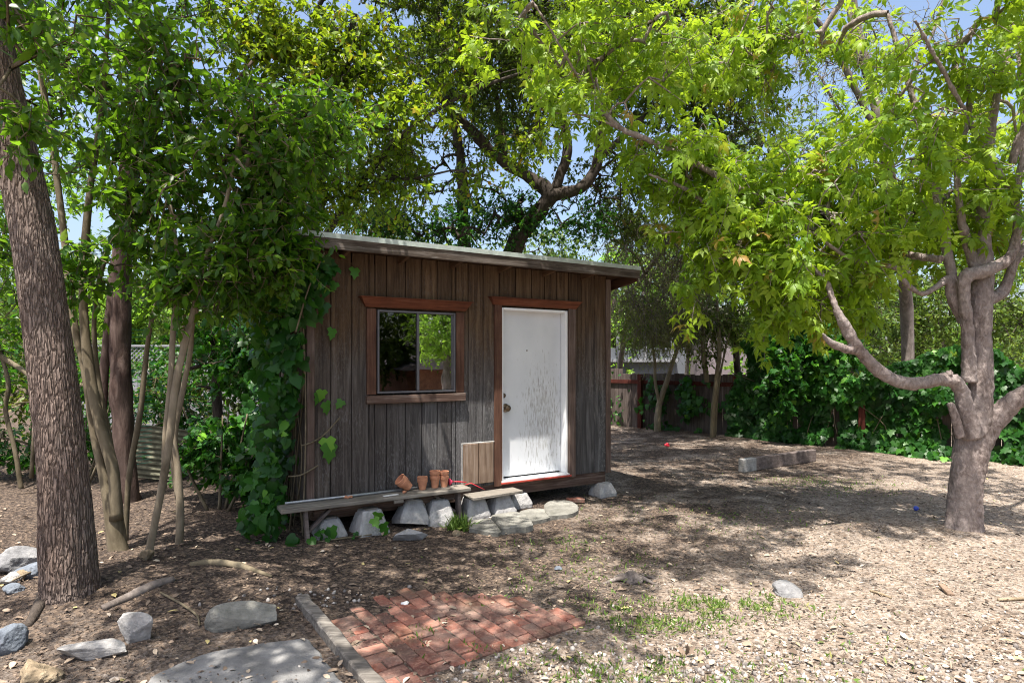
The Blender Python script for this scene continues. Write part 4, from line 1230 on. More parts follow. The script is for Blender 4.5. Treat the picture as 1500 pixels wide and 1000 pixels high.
crown(t, [px_blob(640, 70, 10.8, 120, 100, 1.2, 170), px_blob(800, 90, 11.3, 150, 110, 1.4, 230), px_blob(960, 70, 11.3, 140, 110, 1.3, 210), px_blob(1060, 110, 11.5, 110, 130, 1.0, 150), px_blob(560, 240, 10.6, 90, 60, .8, 70), px_blob(770, 200, 11.3, 90, 50, .6, 50), px_blob(900, 190, 11.5, 80, 60, .7, 50), px_blob(820, -120, 11, 350, 90, 1.5, 260), px_blob(720, 110, 9.4, 130, 90, .9, 150), px_blob(880, 60, 9.2, 140, 90, 1.0, 160), px_blob(1020, 140, 9.6, 130, 110, 1.0, 170), px_blob(960, 240, 10.2, 80, 50, .7, 50), px_blob(640, 260, 11.4, 90, 60, .6, 90), px_blob(890, 280, 11.8, 80, 60, .7, 90), px_blob(780, 190, 12.2, 150, 60, .8, 110), px_blob(560, 320, 11.5, 90, 30, .6, 60), px_blob(930, 320, 11.2, 50, 50, .6, 50), px_blob(620, 230, 10.0, 70, 50, .7, 50), ((2.2, 8.6, 6.8), (2.6, 1.2, .6), 110), ((-1.0, 8.8, 7.0), (2.0, 1.2, .6), 100)], SIMPLE, .085, 20, .5, nd, M['leaf_dark'], M['bark_oak'], 112, den=2.5, gap=(.8, .25), sidesway=.22)
iv = thing('ivy_vine', (P(757, 352, 10.9)[0], 10.9, 0), 'ivy climbing the forked oak trunk behind the shed roof', 'ivy')
crown(iv, [px_blob(760, 320, 10.9, 55, 45, .4, 70), px_blob(700, 310, 11.3, 60, 45, .4, 60), px_blob(850, 330, 11, 60, 40, .4, 50), px_blob(650, 340, 11, 90, 35, .5, 60), px_blob(560, 330, 10.8, 80, 30, .5, 46), px_blob(735, 200, 10.7, 30, 40, .3, 20)], SIMPLE, .085, 14, .4, limb_px([(735, 560, 11, .03), (750, 380, 10.9, .03), (780, 300, 10.9, .02), (740, 230, 10.7, .02)]), M['leaf_ivy'], M['bark_oak'], 113, den=1.7)

# ------------------------------------------------------------------ bright maple at the right
Y8 = Yg(782)
m_l = [
    [(1412, 806, Y8, .34), (1412, 790, Y8, .265), (1412, 776, Y8, .218), (1413, 752, Y8, .19), (1417, 700, Y8, .175), (1424, 655, Y8, .185), (1432, 610, Y8, .15), (1437, 560, Y8, .13), (1436, 490, Y8, .125), (1437, 430, Y8, .13), (1441, 400, Y8, .115), (1440, 340, Y8, .09), (1446, 270, Y8, .075), (1450, 200, Y8, .06), (1470, 90, Y8, .045), (1490, -20, Y8, .03)],
    [(1425, 640, Y8 - .08, .12), (1414, 600, Y8 - .1, .09), (1408, 572, Y8 - .1, .085), (1394, 558, Y8 - .12, .08), (1372, 556, Y8 - .15, .075), (1340, 562, Y8 - .2, .073), (1308, 556, Y8 - .2, .072), (1282, 538, Y8 - .22, .07), (1258, 512, Y8 - .25, .065), (1240, 482, Y8 - .3, .055), (1224, 450, Y8 - .3, .04), (1205, 405, Y8 - .2, .03), (1160, 370, Y8, .022), (1130, 310, Y8 + .1, .018)],
    [(1256, 514, Y8 - .25, .05), (1236, 510, Y8 - .3, .045), (1214, 500, Y8 - .35, .035), (1205, 488, Y8 - .4, .012)],
    [(1430, 660, Y8 + .02, .14), (1450, 625, Y8, .125), (1472, 600, Y8 - .05, .12), (1500, 578, Y8 - .15, .115), (1560, 540, Y8 - .3, .1), (1620, 420, Y8 - .4, .08), (1640, 250, Y8 - .5, .05), (1600, 100, Y8 - .6, .03)],
    [(1420, 560, Y8 - .06, .08), (1418, 490, Y8 - .08, .072), (1412, 430, Y8 - .1, .07), (1416, 405, Y8 - .12, .085), (1445, 396, Y8 - .14, .08), (1478, 378, Y8 - .15, .065), (1490, 340, Y8 - .15, .05), (1488, 290, Y8 - .15, .045), (1500, 200, Y8 - .2, .035), (1490, 60, Y8 - .2, .02)],
    [(1440, 440, Y8 + .03, .09), (1466, 430, Y8 + .05, .07), (1480, 400, Y8 + .05, .06), (1494, 370, Y8 + .05, .055), (1530, 320, Y8 + .1, .05), (1580, 200, Y8 + .2, .03)],
    [(1414, 470, Y8 - .02, .075), (1396, 440, Y8, .06), (1388, 410, Y8, .055), (1372, 420, Y8 - .05, .035), (1350, 430, Y8 - .1, .032), (1326, 414, Y8 - .15, .03), (1312, 392, Y8 - .15, .03), (1280, 386, Y8 - .2, .026), (1240, 376, Y8 - .2, .022), (1190, 340, Y8 - .3, .016)],
    [(1398, 420, Y8, .055), (1388, 370, Y8 + .05, .055), (1378, 320, Y8 + .1, .055), (1368, 260, Y8 + .15, .05), (1350, 190, Y8 + .2, .045), (1330, 120, Y8 + .2, .035), (1300, 20, Y8 + .2, .025)],
    [(1430, 400, Y8, .06), (1408, 320, Y8 - .05, .045), (1404, 240, Y8 - .1, .04), (1420, 150, Y8 - .1, .03), (1400, 40, Y8 - .1, .02)],
    [(1380, 380, Y8 - .1, .05), (1330, 372, Y8 + .2, .04), (1270, 345, Y8 + .4, .036), (1200, 338, Y8 + .4, .034), (1120, 300, Y8 + .2, .034), (1075, 272, Y8 + .1, .038), (1010, 235, Y8 + .2, .034), (955, 208, Y8 + .2, .03), (905, 185, Y8 + .2, .028), (875, 150, Y8 + .2, .024), (845, 110, Y8 + .1, .02), (810, 50, Y8, .014), (760, -30, Y8, .01)],
    [(1125, 395, Y8 + .1, .012), (1085, 355, Y8 + .15, .024), (1050, 315, Y8 + .2, .026), (1010, 280, Y8 + .2, .02), (950, 255, Y8 + .2, .012)],
    [(900, 185, Y8 + .2, .02), (860, 170, Y8 + .1, .014), (800, 165, Y8, .01)],
    [(1488, 290, Y8 - .15, .04), (1440, 215, Y8 - .3, .035), (1390, 120, Y8 - .5, .025), (1340, 30, Y8 - .7, .018)],
    [(1482, 240, Y8 - .2, .045), (1500, 190, Y8 - .3, .05), (1540, 160, Y8 - .5, .045)],
    [(1408, 640, Y8 - .14, .06), (1396, 600, Y8 - .15, .045), (1391, 590, Y8 - .15, .04)],
]
t8, nd8 = tree('maple_tree', (1412, 783), 'bright lime green maple with smooth grey trunk and a curved low limb at the right', m_l, M['bark_maple'], sides=20, bump=.1, seed=51)
tk = [c for c in bpy.data.objects if c.parent == t8 and c.name.startswith('trunk')][0]
rm_ = tk.modifiers.new('blend joins', 'REMESH'); rm_.mode = 'VOXEL'; rm_.voxel_size = .011; rm_.use_smooth_shade = True
sm_ = tk.modifiers.new('soften', 'SMOOTH'); sm_.factor = .5; sm_.iterations = 5
tx = bpy.data.textures.new('bark lumps', 'CLOUDS'); tx.noise_scale = .07; tx.noise_depth = 3
dp = tk.modifiers.new('lumps', 'DISPLACE'); dp.texture = tx; dp.strength = .028; dp.mid_level = .5
for px_, py_, Y_, r_ in ((1418, 402, Y8 - .12, .062), (1398, 558, Y8 - .12, .066), (1440, 425, Y8 - .02, .07), (1390, 548, Y8 - .16, .035)):
    v, f = rock_mesh((r_ * 1.9, r_ * 1.9, r_ * 2.1), int(px_), 0, .25, 4)
    attach(mesh_obj('burr', v + P(px_, py_, Y_), f, M['bark_maple'], smooth=True), t8)
crown(t8, [px_blob(1120, 420, 6.2, 140, 80, .6, 85), px_blob(1060, 300, 6.4, 120, 90, .8, 85), px_blob(1200, 290, 6.3, 130, 100, .9, 85), px_blob(1000, 230, 6.4, 90, 60, .6, 40), px_blob(1340, 150, 6.0, 130, 110, .9, 42), px_blob(1440, 120, 5.8, 90, 150, .9, 42), px_blob(1440, 320, 6.2, 90, 70, .7, 40), px_blob(1300, 330, 6.6, 110, 80, .8, 50),
           px_blob(880, 110, 6.4, 120, 110, .9, 56), px_blob(760, 60, 6.4, 90, 70, .8, 16), px_blob(960, 80, 6.4, 90, 70, .7, 30), px_blob(1160, 350, 5.7, 150, 90, .35, 46), px_blob(1320, 250, 5.6, 130, 90, .35, 40), px_blob(1050, 430, 6.2, 70, 50, .4, 22), px_blob(1240, 420, 6.4, 70, 60, .5, 26),
           ((5.6, 8.0, 4.6), (1.6, 1.4, 1.0), 80), ((5.2, 4.9, 6.1), (1.7, 1.1, .5), 70), ((6.4, 6.3, 5.2), (1.3, 1.1, .7), 50), ((3.2, 7.6, 5.6), (1.8, 1.2, .7), 110), ((1.8, 7.2, 5.6), (1.4, 1.0, .5), 50), ((.9, 3.5, 6.3), (1.4, 1.2, .4), 74), ((2.4, 4.4, 6.4), (1.3, 1.0, .4), 66), ((2.6, 9.6, 6.9), (2.0, 1.4, .5), 30), ((4.0, 4.6, 5.6), (1.6, .9, .6), 50), ((1.0, 5.6, 6.2), (1.6, 1.2, .5), 70)],
      MAPLE, .205, 7, .4, nd8, M['leaf_maple'], M['bark_maple'], 114, den=1.65, droop=.5, flat=.7, gap=(1.7, .2), r0=.004)
v_ = [px_blob(1420, 545, Y8 - .25, 22, 18, .08, 3), px_blob(1425, 470, Y8 - .2, 30, 12, .1, 3), px_blob(1475, 620, Y8 - .3, 30, 12, .15, 2)]

# ------------------------------------------------------------------ grey twiggy trees behind the maple
t, nd = tree('tree', (0, 0), 'grey barked sparse tree with lichen limbs at the upper right, behind the maple crown', [
    [(1330, 640, 12.8, .15), (1328, 450, 12.6, .14), (1312, 320, 11.2, .13), (1295, 210, 9.7, .1), (1275, 120, 9.6, .09), (1255, 40, 9.5, .075), (1245, -60, 9.4, .06)],
    [(1300, 230, 9.7, .07), (1262, 150, 9.5, .055), (1218, 60, 9.3, .05), (1180, 10, 9.2, .04), (1150, -60, 9.2, .03)],
    [(1230, 80, 9.4, .035), (1190, 75, 9.2, .03), (1120, 82, 9, .02), (1090, 95, 9, .012)],
    [(1255, 100, 9.5, .05), (1248, 40, 9.4, .05), (1240, -20, 9.4, .04)], [(1290, 200, 9.7, .04), (1330, 120, 9.6, .035), (1370, 40, 9.5, .03), (1390, -40, 9.5, .02)],
    [(1300, 260, 10.4, .03), (1230, 160, 9.9, .022), (1200, 110, 10, .015)]], M['bark_grey'], base=(P(1330, 640, 12.8)[0], 12.8, 0), bump=.18, seed=61)
crown(t, [px_blob(1200, 90, 9.6, 110, 110, .9, 120), px_blob(1110, 200, 9.8, 80, 70, .7, 60), px_blob(1300, 80, 9.6, 90, 90, .8, 60), px_blob(1200, 240, 9.8, 90, 60, .7, 60), px_blob(1390, 230, 9.8, 60, 120, .7, 50)], NARROW, .07, 9, .5, nd, M['leaf_olive'], M['bark_grey'], 115, den=1.6, gap=(.9, .35), sidesway=.3)
t, nd = tree('tree', (0, 0), 'fine leaved grey olive tree with hanging twigs just right of the shed roof', [
    [(905, 618, 17.2, .09), (908, 540, 17.0, .08), (925, 440, 15.2, .06), (960, 380, 13.6, .05), (1000, 330, 13, .035)], [(922, 460, 15.4, .04), (945, 420, 14, .03), (935, 380, 13, .025), (900, 350, 12.8, .02)], [(1000, 622, 16.2, .06), (1010, 500, 15.6, .05), (1025, 400, 14, .04), (1050, 340, 13, .03)]], M['bark_grey'], base=(P(905, 618, 17.2)[0], 17.2, 0), seed=63)
crown(t, [px_blob(940, 350, 13, 90, 50, 1.0, 200), px_blob(1000, 400, 13.2, 70, 70, .9, 170), px_blob(920, 450, 13.4, 55, 60, .8, 110), px_blob(1050, 340, 13, 70, 60, .8, 110), px_blob(960, 500, 13.5, 60, 30, .6, 80), px_blob(1000, 470, 13.6, 80, 50, .7, 150)], NARROW, .075, 14, .6, nd, M['leaf_olive'], M['bark_grey'], 116, den=1.5, droop=.8, flat=.2, sidesway=.3)
t, nd = tree('tree', (0, 0), 'mid green leafy tree between the oak and the maple crown', [
    [(1090, 640, 14.2, .09), (1080, 540, 14.2, .08), (1075, 420, 14, .07), (1090, 300, 13.8, .05), (1120, 200, 13.6, .03)], [(1078, 430, 14, .05), (1040, 330, 13.8, .03), (1020, 250, 13.6, .02)]], M['bark_oak'], base=(P(1090, 640, 14.2)[0], 14.2, 0), seed=64)
crown(t, [px_blob(1090, 330, 13.8, 110, 100, 1.2, 240), px_blob(1150, 220, 13.6, 90, 70, 1.0, 130), px_blob(1060, 480, 14, 70, 40, .8, 130), px_blob(950, 450, 14.6, 70, 60, .8, 130), px_blob(1010, 250, 13.4, 80, 70, 1, 110)], SIMPLE, .1, 16, .55, nd, M['leaf_back'], M['bark_oak'], 117, den=1.8, gap=(.8, .35))
# little trees at the fence
Yf = Yg(632)
t, nd = tree('small_tree', (965, 632), 'small forked tree with pale trunk in front of the fence, nearest the shed', [[(963, 636, Yf, .1), (964, 605, Yf, .085), (968, 585, Yf, .075), (978, 555, Yf, .06), (986, 528, Yf, .05), (1000, 490, Yf, .03)], [(966, 590, Yf, .05), (960, 560, Yf, .04), (958, 520, Yf, .035), (945, 470, Yf, .02)]], M['bark_pale'], group='little trees at the fence', seed=71)
crown(t, [px_blob(960, 490, 14.8, 50, 30, .6, 50), px_blob(930, 470, 14.8, 40, 40, .6, 40), px_blob(1000, 470, 14.8, 40, 35, .6, 36)], SIMPLE, .11, 14, .5, nd, M['leaf_back'], M['bark_pale'], 118)
Yf2 = Yg(642)
t, nd = tree('small_tree', (1045, 642), 'slender twin stemmed tree in front of the fence beside the red post', [[(1043, 645, Yf2, .06), (1045, 600, Yf2, .055), (1050, 550, Yf2, .05), (1054, 510, Yf2, .05), (1050, 440, Yf2, .03)], [(1047, 645, Yf2 + .1, .03), (1053, 560, Yf2 + .1, .028), (1070, 480, Yf2, .02)], [(1036, 560, Yf2 + .2, .06), (1030, 510, Yf2 + .2, .055), (1034, 450, Yf2 + .2, .04)]], M['bark_privet'], group='little trees at the fence', seed=72)
crown(t, [px_blob(1050, 470, 13.6, 50, 45, .6, 60), px_blob(1030, 520, 13.8, 30, 20, .3, 14)], SIMPLE, .11, 14, .5, nd, M['leaf_dark'], M['bark_privet'], 119)

# ------------------------------------------------------------------ fence and ivy hedge at the back right
FD = np.array([.686, -.729, 0]); FN = np.array([-.729, -.686, 0]); F0 = np.array([3.2, 15.9, 0])


def FP(s, d, z):
    return F0 + FD * s + FN * d + np.array([0, 0, z])


fence = thing('board_fence', FP(0, 0, 0), 'dark weathered board fence with red stained rails at the back right', 'fence', rz=math.atan2(FD[1], FD[0]))
mb = MB(); s_ = -6.0
while s_ < 11.5:
    hgt = 1.42 + random.uniform(-.02, .02) - .012 * max(0, s_ - 3) + (.12 if s_ < -.4 else 0)
    mb.box((s_ + .07, 0, hgt / 2), (.134, .02, hgt), None, .003)
    s_ += .142
mb.build('boards', M['fence'], fence)
for z in (1.2,):
    mb = MB(); mb.box((2.75, -.04, z), (17.5, .04, .1), None, .003); mb.build('rail', M['fence_red'], fence)
for s_ in (-4.9, -2.3, .3, 2.9, 5.5, 8.1, 10.6):
    mb = MB(); mb.box((s_, -.11, .7), (.11, .09, 1.4), None, .004); mb.build('post', M['fence_red'], fence)
# attached in the fence frame: x along, -y towards the yard


def ivy_sheet(parent, samples, outward, size, tmpl, mat, seed, name='leaves', up=.5, stems=None, spread=.5):
    rg = np.random.default_rng(seed); n = len(samples)
    nrm = np.asarray(outward, float)[None] + np.array([0, 0, up]) + rg.normal(size=(n, 3)) * .45
    axis = np.array([0, 0, -1.]) + rg.normal(size=(n, 3)) * spread + np.asarray(outward)[None] * .15
    tint = np.clip(.45 + .28 * vnoise(samples[:, 0] * 2.1, samples[:, 1] * 2.1, samples[:, 2] * 2.1, seed) + rg.normal(0, .2, n), 0, 1)
    V, F, T = leaves(samples, axis, nrm, size * rg.uniform(.4, 1.3, n), tmpl, tint)
    o = mesh_obj(name, V, F, mat, None, T); attach(o, parent)
    if stems is not None:
        mb = MB()
        for p in stems:
            v, f = tube(spline(p, 5), .008, 5, 0, 0, False); mb.add(v, f)
        attach(mb.build('stems', M['bark_privet'], None, True), parent)
    return o


hedge = thing('ivy_hedge', FP(5.5, .2, 0), 'dense dark ivy hedge smothering the right part of the back fence', 'hedge')
rg = np.random.default_rng(55)
n = 19000
s_ = rg.uniform(2.8, 11.6, n); z_ = rg.random(n) ** .9 * 2.2
topz = 1.7 + .4 * vnoise(s_ * .8, s_ * 0, s=3) + .25 * vnoise(s_ * 2.4, s_ * 0, s=4) + .6 * np.exp(-((s_ - 4.1) / 1.1) ** 2)
topz *= np.clip((s_ - 2.4) / .8, .3, 1)
dpt = .22 + .22 * vnoise(s_ * 1.6, z_ * 1.8, s=5) + .1 * vnoise(s_ * 5, z_ * 5, s=6) - rg.random(n) ** 2 * .25 + .25 * np.clip(.5 - z_, 0, 1)
okk = (z_ < topz) & (vnoise(s_ * 2.6, z_ * 2.6, s=8) > -.62)
pts = np.stack([FP(a, max(d, .05), z) for a, d, z in zip(s_[okk], dpt[okk], z_[okk])])
st_ = [[FP(a, .1, 0), FP(a + rg.normal() * .2, .16, .5), FP(a + rg.normal() * .4, .14, 1.1), FP(a + rg.normal() * .5, .1, 1.5)] for a in np.arange(3, 11.5, .35)]
ivy_sheet(hedge, pts, FN, .135, IVY, M['leaf_ivy'], 61, stems=st_)
low = []
for cx_, sx_, hz_ in ((5.5, 2.8, .5), (8.7, 1.2, .35), (3.3, .8, .25)):
    pass
for cx_, lb in ((-1.6, 'ivy clump on the fence left of the small forked tree'), (1.55, 'thin ivy patch on the fence between the two small trees')):
    iv = thing('ivy', FP(cx_, .1, 0), lb, 'ivy')
    n = 900
    a = cx_ + rg.normal(size=n) * .55; z = rg.random(n) * (1.35 if cx_ > 0 else 1.5); d = .08 + rg.random(n) * .22
    ok = vnoise(a * 3, z * 3, s=19) > -.15
    ivy_sheet(iv, np.stack([FP(p, q_, r_) for p, q_, r_ in zip(a[ok], d[ok], z[ok])]), FN, .13, IVY, M['leaf_ivy'], 62 + int(cx_ * 2))
# ivy heap rising above the hedge, on a dead stem
t, nd = tree('ivy_covered_tree', (0, 0), 'ivy smothered trunk rising above the left end of the hedge', [[(1190, 660, 12.8, .1), (1185, 560, 12.8, .09), (1180, 470, 12.8, .07), (1170, 380, 12.8, .05)]], M['bark_oak'], base=(P(1190, 660, 12.8)[0], 12.8, 0), seed=73)
crown(t, [px_blob(1175, 500, 12.4, 55, 50, .4, 130), px_blob(1150, 560, 12.2, 40, 60, .3, 80), px_blob(1230, 520, 12.2, 50, 30, .4, 60)], IVY, .13, 10, .3, nd, M['leaf_ivy'], M['bark_oak'], 120)

# ------------------------------------------------------------------ neighbours beyond the fence
nb = thing('neighbour_house', P(950, 540, 21), 'pale neighbouring house wall glimpsed over the fence beside the shed', 'house')
o_ = np.array(nb.location)
mb = MB(); mb.box(P(940, 560, 21) - o_, (3.2, .2, 2.4)); mb.build('wall', M['white_wall'], nb)
mb = MB(); mb.box(P(930, 528, 20.8) - o_, (2.9, .3, .1)); mb.build('rail', M['lattice'], nb)
for x_ in (905, 945, 985):
    mb = MB(); mb.box(P(x_, 500, 20.8) - o_, (.1, .1, 1.3)); mb.build('post', M['lattice'], nb)
nb2 = thing('neighbour_house', P(1060, 540, 24), 'pinkish stucco neighbouring house behind the slender fence trees', 'house')
o_ = np.array(nb2.location)
mb = MB(); mb.box(P(1062, 530, 24) - o_, (2.2, 2, 3.6)); mb.build('wall', M['beige_wall'], nb2)
mb = MB(); mb.hull([tuple(P(1062, 530, 24) - o_ + np.array(q_)) for q_ in ((-1.3, -1.2, 1.81), (1.3, -1.2, 1.81), (-1.3, 1.2, 1.81), (1.3, 1.2, 1.81), (-1.3, 0, 2.2), (1.3, 0, 2.2))]); mb.build('roof', M['corrugated'], nb2)

far = [
    (40, 26, 300, 150, 'leaf_fresh', 'lime green tree far behind the big trunk at the left'),
    (200, 24, 455, 60, 'leaf_fresh', 'rounded lime green tree far behind the pale lattice fence'),
    (330, 17, 430, 90, 'leaf_back', 'mid green tree behind the tangled ivy left of the shed'),
    (420, 15, 400, 80, 'leaf_back', 'leafy tree close behind the back corner of the shed roof'),
    (900, 22, 440, 90, 'leaf_fresh', 'sunlit yellow green tree above the pale neighbouring house'),
    (1000, 26, 440, 90, 'leaf_back', 'mid green tree behind the fine leaved grey olive tree'),
    (1130, 20, 470, 70, 'leaf_fresh', 'bright yellow green shrub tree above the dark fence boards'),
    (1240, 17, 430, 90, 'leaf_back', 'sunlit green tree right behind the ivy hedge, left of the curved limb'),
    (1330, 19, 420, 100, 'leaf_back', 'sunlit green tree behind the curved limb of the maple'),
    (1440, 17, 450, 90, 'leaf_back', 'green tree behind the maple trunk at the right'),
    (1540, 19, 380, 120, 'leaf_back', 'green tree at the right picture edge behind the maple'),
    (-60, 30, 430, 170, 'leaf_back', 'distant tree filling the gap at the left picture edge'),
    (130, 33, 440, 130, 'leaf_back', 'distant tree between the big trunk and the dark red trunk'),
    (280, 32, 450, 130, 'leaf_back', 'distant tree behind the three pale saplings'),
    (960, 34, 440, 120, 'leaf_back', 'distant tree above the roofline of the pale neighbouring house'),
    (1090, 33, 430, 140, 'leaf_fresh', 'distant sunlit tree behind the pinkish stucco house'),
    (1230, 30, 420, 140, 'leaf_back', 'distant tree behind the left half of the hedge'),
    (1380, 31, 410, 140, 'leaf_fresh', 'distant yellowish tree behind the upper maple fork'),
    (1530, 29, 420, 150, 'leaf_back', 'distant tree at the far right edge'),
    (600, 31, 430, 130, 'leaf_back', 'distant tree low behind the shed roof'),
    (760, 32, 430, 130, 'leaf_back', 'distant tree behind the fork of the dark oak'),
]
for i, (px_, Y_, py_, r_, mt, lb) in enumerate(far):
    bx = P(px_, 540, Y_)
    rm = r_ * Y_ / FPX
    tp = [(px_, 600, Y_, .16), (px_ + 4, 520, Y_, .14), (px_ - 4, py_ + r_ * .4, Y_, .1), (px_ + 6, py_ - r_ * .4, Y_, .05)]
    t, nd = tree('background_tree', (0, 0), lb, [tp], M['bark_oak'], group='trees beyond the fences', base=(bx[0], Y_, 0), sides=8, seed=200 + i)
    c_ = P(px_, py_, Y_); rg2 = np.random.default_rng(300 + i); bl = []
    for _ in range(9):
        d_ = rg2.normal(size=3); d_ /= np.linalg.norm(d_)
        bl.append((c_ + d_ * rm * .62 * np.array([1, .8, .9]), (rm * .5, rm * .45, rm * .4), 42))
    bl.append((np.array([c_[0], c_[1], max(1.2, c_[2] - rm)]), (rm * .9, rm * .7, rm * .5), 110))
    crown(t, bl, SIMPLE, .15 * Y_ / 18, 15, .6 * Y_ / 18, nd, M[mt], M['bark_oak'], 130 + i, gap=(.7, .4), r0=.006)

rg = np.random.default_rng(17)
n = 9000
x = rg.uniform(-46, 46, n); z = rg.random(n) * (5.5 + 1.6 * vnoise(x * .25, x * 0, s=71) + .9 * vnoise(x * .8, x * 0, s=72)); y = 42 + rg.uniform(-2, 2, n) - .002 * x ** 2
V, F, T = leaves(np.stack([x, y, z], 1), rg.normal(size=(n, 3)) + [0, 0, -.4], rg.normal(size=(n, 3)) * .7 + [0, -.8, .6], rg.uniform(.6, 1.3, n), SIMPLE, np.clip(.5 + .3 * vnoise(x * .5, z * .5, s=73) + rg.normal(0, .15, n), 0, 1))
tag(mesh_obj('distant_woods', V, F, M['leaf_back'], None, T), 'far off band of woods beyond the neighbouring gardens', kind='stuff')

# ------------------------------------------------------------------ left background: ivy bank, lattice, sheets, net
lat = thing('lattice_fence', P(215, 540, 15), 'pale lattice topped fence glimpsed between the stems at the left', 'fence')
o_ = np.array(lat.location)
mb = MB(); b0 = P(190, 520, 15) - o_
for i in range(-8, 26):
    x_ = b0[0] + i * .11
    mb.bar((x_, 0, .1), (x_ + .45, 0, .55), .02, .01, up=(0, 1, 0), bev=0); mb.bar((x_ + .45, .012, .1), (x_, .012, .55), .02, .01, up=(0, 1, 0), bev=0)
mb.build('lattice', M['lattice'], lat)
mb = MB()
for i in range(-8, 26):
    mb.box((b0[0] + i * .14, 0, -.82), (.13, .02, 1.76), None, .003)
mb.build('boards', M['lattice'], lat)
mb = MB(); mb.box((b0[0] + 1.2, -.005, .07), (4.8, .05, .05)); mb.box((b0[0] + 1.2, -.005, .57), (4.8, .05, .05)); mb.build('rail', M['lattice'], lat)


def corr(c, wd, ht, rot, label):
    n, m = 90, 6
    u = np.linspace(-wd / 2, wd / 2, m); v = np.linspace(0, ht, n)
    U, Vv = np.meshgrid(u, v)
    W = .014 * np.sin(Vv * 2 * np.pi / .076)
    A = np.stack([U, W, Vv], -1).reshape(-1, 3); B_ = A + [0, .004, 0]
    q = (np.arange(n - 1)[:, None] * m + np.arange(m - 1)[None]).ravel()
    F1 = np.stack([q, q + 1, q + m + 1, q + m], 1); F2 = F1[:, ::-1] + n * m
    o = mesh_obj('corrugated_sheet', np.vstack([A, B_]), np.vstack([F1, F2]), M['corrugated']); o.location = [float(a) for a in c]; o.rotation_euler = rot
    return tag(o, label, 'corrugated sheet', 'corrugated sheets dumped left of the shed')


c0 = P(222, 655, 8.6); corr((c0[0], c0[1], .05), .78, .75, (R(-16), R(9), R(14)), 'mossy corrugated sheet leaning behind the thin stems, left of its pair')
c0 = P(322, 640, 8.4); corr((c0[0], c0[1], .2), .9, .7, (R(-20), R(-14), R(-12)), 'mossy corrugated sheet half sunk in ivy, right of its pair')
gn = thing('plastic_mesh_fence', P(187, 660, 7.9), 'green plastic mesh fence standing beside the dark red trunk', 'mesh fence')
o_ = np.array(gn.location); mb = MB()
for i in range(7):
    mb.bar((i * .03 - .06, i * .05, -.2), (i * .03 - .06, i * .05, 1.62), .006, .006, bev=0)
for z in np.arange(-.2, 1.62, .05):
    mb.bar((-.06, 0, z), (.13, .32, z), .005, .005, bev=0)
mb.build('mesh', M['green_net'], gn)
t, nd = tree('dead_tree', (0, 0), 'dark leaning dead stem with a side branch in the tangle left of the shed', [[(322, 640, 9.2, .08), (318, 580, 9.2, .07), (314, 530, 9.2, .065), (308, 490, 9.2, .05), (298, 440, 9.2, .03)], [(316, 535, 9.2, .04), (300, 534, 9.1, .035), (278, 540, 9, .03)], [(322, 590, 9.2, .03), (310, 570, 9.1, .025), (290, 565, 9, .015)]], M['bark_oak'], base=(P(322, 640, 9.2)[0], 9.2, 0), bump=.3, seed=81)
crown(t, [px_blob(300, 430, 9.2, 50, 40, .4, 26)], SIMPLE, .09, 10, .4, nd, M['leaf_yellow'], M['bark_oak'], 121)


def bush(px_, py_, Y_, label, blobs, mat, tm=SIMPLE, size=.1, seed=0, k=14, name='ivy_bush', cat='bush', gap=(1.4, .3)):
    b_ = P(px_, py_, Y_)
    t = thing(name, (b_[0], b_[1], float(gh(b_[0], b_[1]))), label, cat)
    stem = np.vstack([spline([(b_[0] + dx * .2, b_[1] + dy * .2, 0), (b_[0] + dx * .6, b_[1] + dy * .6, .5), (b_[0] + dx, b_[1] + dy, 1.1)], 5) for dx, dy in ((-.6, 0), (0, .1), (.6, -.1), (.2, .3))])
    stems = [np.column_stack([stem[i * 11:(i + 1) * 11], np.linspace(.02, .008, 11)]) for i in range(4)]
    attach(tubes_obj('stems', stems, M['bark_privet'], None, 6, .1, seed), t)
    crown(t, blobs, tm, size, k, .42, stem, M[mat], M['bark_privet'], seed, gap=gap)
    return t


bush(330, 600, 8.4, 'tangled ivy bank between the thin stems and the shed wall', [px_blob(360, 520, 8.2, 80, 60, .6, 130), px_blob(400, 470, 8.0, 60, 50, .5, 80), px_blob(300, 500, 8.9, 60, 50, .5, 60), px_blob(350, 650, 7.6, 60, 60, .4, 70), px_blob(300, 680, 7.4, 50, 30, .3, 26)], 'leaf_ivy', IVY, .1, 141)
bush(230, 560, 9.6, 'dark leafy shrub behind the corrugated sheets', [px_blob(220, 560, 9.4, 70, 35, .5, 70), px_blob(260, 600, 9.4, 60, 50, .5, 70), px_blob(150, 600, 9.6, 60, 90, .5, 80)], 'leaf_ivy', SIMPLE, .1, 142)
bush(210, 520, 12.5, 'leafy dark hedge in front of the pale lattice fence', [px_blob(150, 545, 12.5, 60, 40, .5, 60), px_blob(250, 550, 12.4, 60, 45, .5, 80), px_blob(330, 520, 12, 80, 60, .6, 110)], 'leaf_ivy', SIMPLE, .13, 146)
bush(120, 690, 8.6, 'low dark shrubs in the shade behind the privet stems', [px_blob(110, 640, 8.8, 70, 40, .4, 70), px_blob(230, 650, 9.2, 60, 30, .4, 60), px_blob(280, 620, 9.4, 50, 40, .4, 50), px_blob(-10, 650, 8.8, 60, 40, .4, 50)], 'leaf_ivy', SIMPLE, .095, 147)
bush(40, 620, 9.4, 'deep green shrub bank behind the big trunk at the left edge', [px_blob(20, 560, 9.4, 90, 100, .6, 170), px_blob(80, 640, 9.4, 80, 60, .5, 90), px_blob(20, 680, 8.8, 60, 30, .3, 36)], 'leaf_ivy', SIMPLE, .11, 143)
